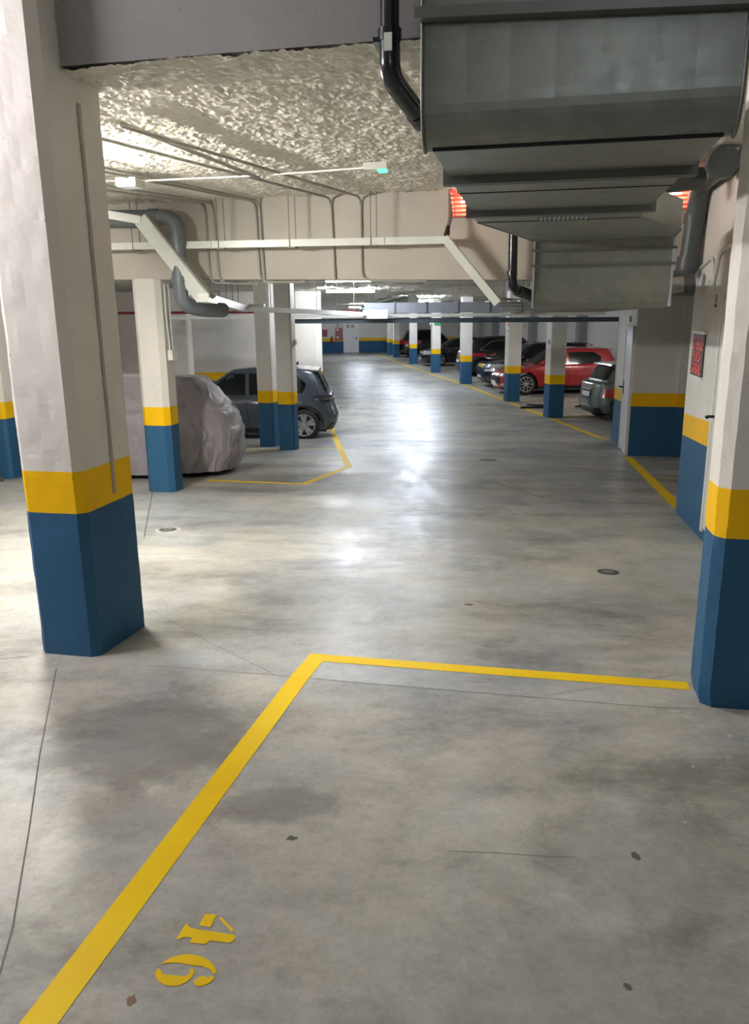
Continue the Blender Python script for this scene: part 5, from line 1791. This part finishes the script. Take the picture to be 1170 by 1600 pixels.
# ---- car under a grey cover
def covered_car(loc, rz):
    o = thing('covered_car', 'car under a wrinkled mauve grey fabric cover at left', 'car', loc, rz)
    m, nt, b = new_mat('cover_fabric')
    v = coords(nt)
    n = noise(nt, v, 3, 5)
    nt.links.new(ramp(nt, n, [(0.3, (0.29, 0.265, 0.29)), (0.7, (0.37, 0.34, 0.37))]), b.inputs['Base Color'])
    b.inputs['Roughness'].default_value = 0.5
    b.inputs['Sheen Weight'].default_value = 0.3
    w1 = ramp(nt, noise(nt, coords(nt, (1, 1, 0.55), (0.3, 0.5, 0)), 1.7, 2, 0.45, 0.8), [(0.30, 0.0), (0.42, 0.8), (0.48, 0.3), (0.54, 0.9), (0.64, 0.35), (0.78, 0.9)])
    w2 = noise(nt, coords(nt, (1, 1, 0.5)), 9, 5, 0.6, 0.8)
    bb_ = bump(nt, b, w1, 0.45, 0.05)
    bump(nt, b, w2, 0.25, 0.015, bb_)
    L, hw = 4.1, 0.90
    nose = [(0.03, 1.90), (0.30, 2.04), (0.62, 2.05), (0.85, 1.96), (1.00, 1.86), (1.15, 1.74), (1.40, 1.50)]
    tail = [(0.03, -0.92), (0.35, -1.0), (0.70, -0.97), (0.86, -0.92), (1.00, -0.85), (1.40, -0.62)]
    hws = [(0.03, 0.84), (0.30, 0.90), (0.62, 0.905), (0.90, 0.86), (0.97, 0.81), (1.15, 0.73), (1.40, 0.60)]
    zs = [0.05, 0.12, 0.2, 0.28, 0.36, 0.44, 0.52, 0.60, 0.68, 0.76, 0.84, 0.90, 0.94, 0.97, 1.0, 1.05, 1.1, 1.16, 1.22, 1.28, 1.33, 1.37, 1.395]
    n_ = 3.6
    per = []
    N1 = 300
    for i in range(N1):
        a = 2 * pi * i / N1
        c_, s_ = cos(a), sin(a)
        e = 2 / n_
        per.append((math.copysign(abs(c_) ** e, c_), math.copysign(abs(s_) ** e, s_), a))
    vs = []
    for z in zs:
        N_, T_, H_ = lerp_tab(nose, z), lerp_tab(tail, z), lerp_tab(hws, z)
        m_, hl = (N_ + T_) / 2, (N_ - T_) / 2
        for px, py, a in per:
            x, y = m_ + px * hl, py * H_
            # folds: gathered around tie points plus hanging folds near the hem
            arc_ = np.array([a * 9.0 + 0.6 * sin(3 * a)])
            hem = max(0.0, 1 - z / 0.75)
            d = 0.030 * hem * (float(vnoise(arc_ * 2.2, np.array([z * 1.5]), 3)[0]) - 0.5) * 2
            ax_, az_ = a * 2.05, z
            q1_ = float(vnoise(np.array([x * 2.6 + z * 2.0]), np.array([z * 4.0 - (x + y) * 1.2]), 9)[0])
            q2_ = float(vnoise(np.array([x * 5 - z * 5 + y]), np.array([z * 7 + x * 3 - y * 4]), 10)[0])
            d += 0.055 * (0.5 - abs(2 * q1_ - 1)) + 0.030 * (0.5 - abs(2 * q2_ - 1))
            # radial pleats around the lamp corner tie points (x ~ 1.75 on both sides)
            for sy in (1, -1):
                dx, dz = (x - 1.55), (z - 0.52)
                if py * sy > 0.3:
                    rr = math.hypot(dx, dz)
                    an = math.atan2(dz, dx)
                    d += 0.035 * math.exp(-rr * 2.0) * sin(9 * an) * min(1, rr * 8) - 0.03 * math.exp(-(rr / 0.06) ** 2)
            # shoulder seam ledge
            if 0.93 < z < 1.0:
                d -= 0.012
            vs.append((x + px * d, y + py * d, z + 0.012 * (float(vnoise(np.array([a * 6]), np.array([z * 3]), 12)[0]) - 0.5)))
    k = len(zs)
    fs = [(i * N1 + j, i * N1 + (j + 1) % N1, (i + 1) * N1 + (j + 1) % N1, (i + 1) * N1 + j) for i in range(k - 1) for j in range(N1)]
    prev = (k - 1) * N1
    mx = (nose[-1][1] + tail[-1][1]) / 2
    for q in (0.93, 0.82, 0.65, 0.45, 0.22, 0.02):
        oo = len(vs)
        for j in range(N1):
            bx, by, bz = vs[(k - 1) * N1 + j]
            xx_, yy_ = mx + (bx - mx) * q, by * q
            zz_ = 1.395 + 0.05 * (1 - q * q) + 0.01 * sin(xx_ * 9 + yy_ * 4)
            vs.append((xx_, yy_, zz_))
        fs += [(prev + j, prev + (j + 1) % N1, oo + (j + 1) % N1, oo + j) for j in range(N1)]
        prev = oo
    fs.append(tuple(range(prev, prev + N1)))
    loc_build(MB().add(vs, fs, 0, True), 'fabric_cover', m, o)
    # hem tape and welt seams
    seam = []
    for j in range(0, N1 + 1, 2):
        px, py, a = per[j % N1]
        z = 0.915
        N_, T_, H_ = lerp_tab(nose, z), lerp_tab(tail, z), lerp_tab(hws, z)
        m_, hl = (N_ + T_) / 2, (N_ - T_) / 2
        seam.append((m_ + px * (hl + 0.010), py * (H_ + 0.010), z + 0.01 * sin(7 * a)))
    loc_build(MB().tube(seam, 0.008, 5, caps=False), 'welt_seam', m, o)
    for xc in (1.33, -0.45):
        for sy in (1, -1):
            k2 = 24
            mb = MB().tube([(xc, sy * 0.48, 0.31), (xc, sy * 0.66, 0.31)], 0.31, k2)
            loc_build(mb, 'tyre', M['rubber'], o)
    loc_build(MB().box(W, -0.25 - 0.10, -0.25 + 0.10, -0.935, -0.90, 0.40, 0.45), 'strap_buckle', M['black'], o)
    return o


cx, cy = -4.02, 11.55
sl = (fz(cx + 1.5, cy) - fz(cx - 1.5, cy)) / 3
cc = covered_car((cx, cy, (fz(cx, cy + 0.8) + fz(cx, cy - 0.8)) / 2), radians(4))
cc.rotation_euler = (radians(-3.0) * 0 + math.atan((fz(cx, cy + .8) - fz(cx, cy - .8)) / 1.6), 0, radians(3))

# ---- groups of repeats
GR = {'concrete_pillar': None, 'fluorescent_lamp': 'fluorescent tube lamps', 'conduit': 'conduits on beam, ceiling and walls', 'parking_line': 'yellow parking lines',
      'floor_drain': 'round floor drains', 'cable_trunking': 'white cable trunkings', 'junction_box': 'white junction boxes', 'light_switch': 'grey switches on the right row of pillars',
      'car': 'parked cars', 'black_pipe': 'black drain pipes', 'dark_pipe': 'dark grey pipes by the sign wall'}
for ob in C.objects:
    if ob.parent is None and 'label' in ob and 'kind' not in ob:
        base = ob.name.split('.')[0]
        if GR.get(base):
            ob['group'] = GR[base]
        elif base == 'concrete_pillar':
            ob['group'] = 'pillars of the right row' if 'right row' in ob['label'] or 'right-row' in ob['label'] else 'pillars of the near bays'
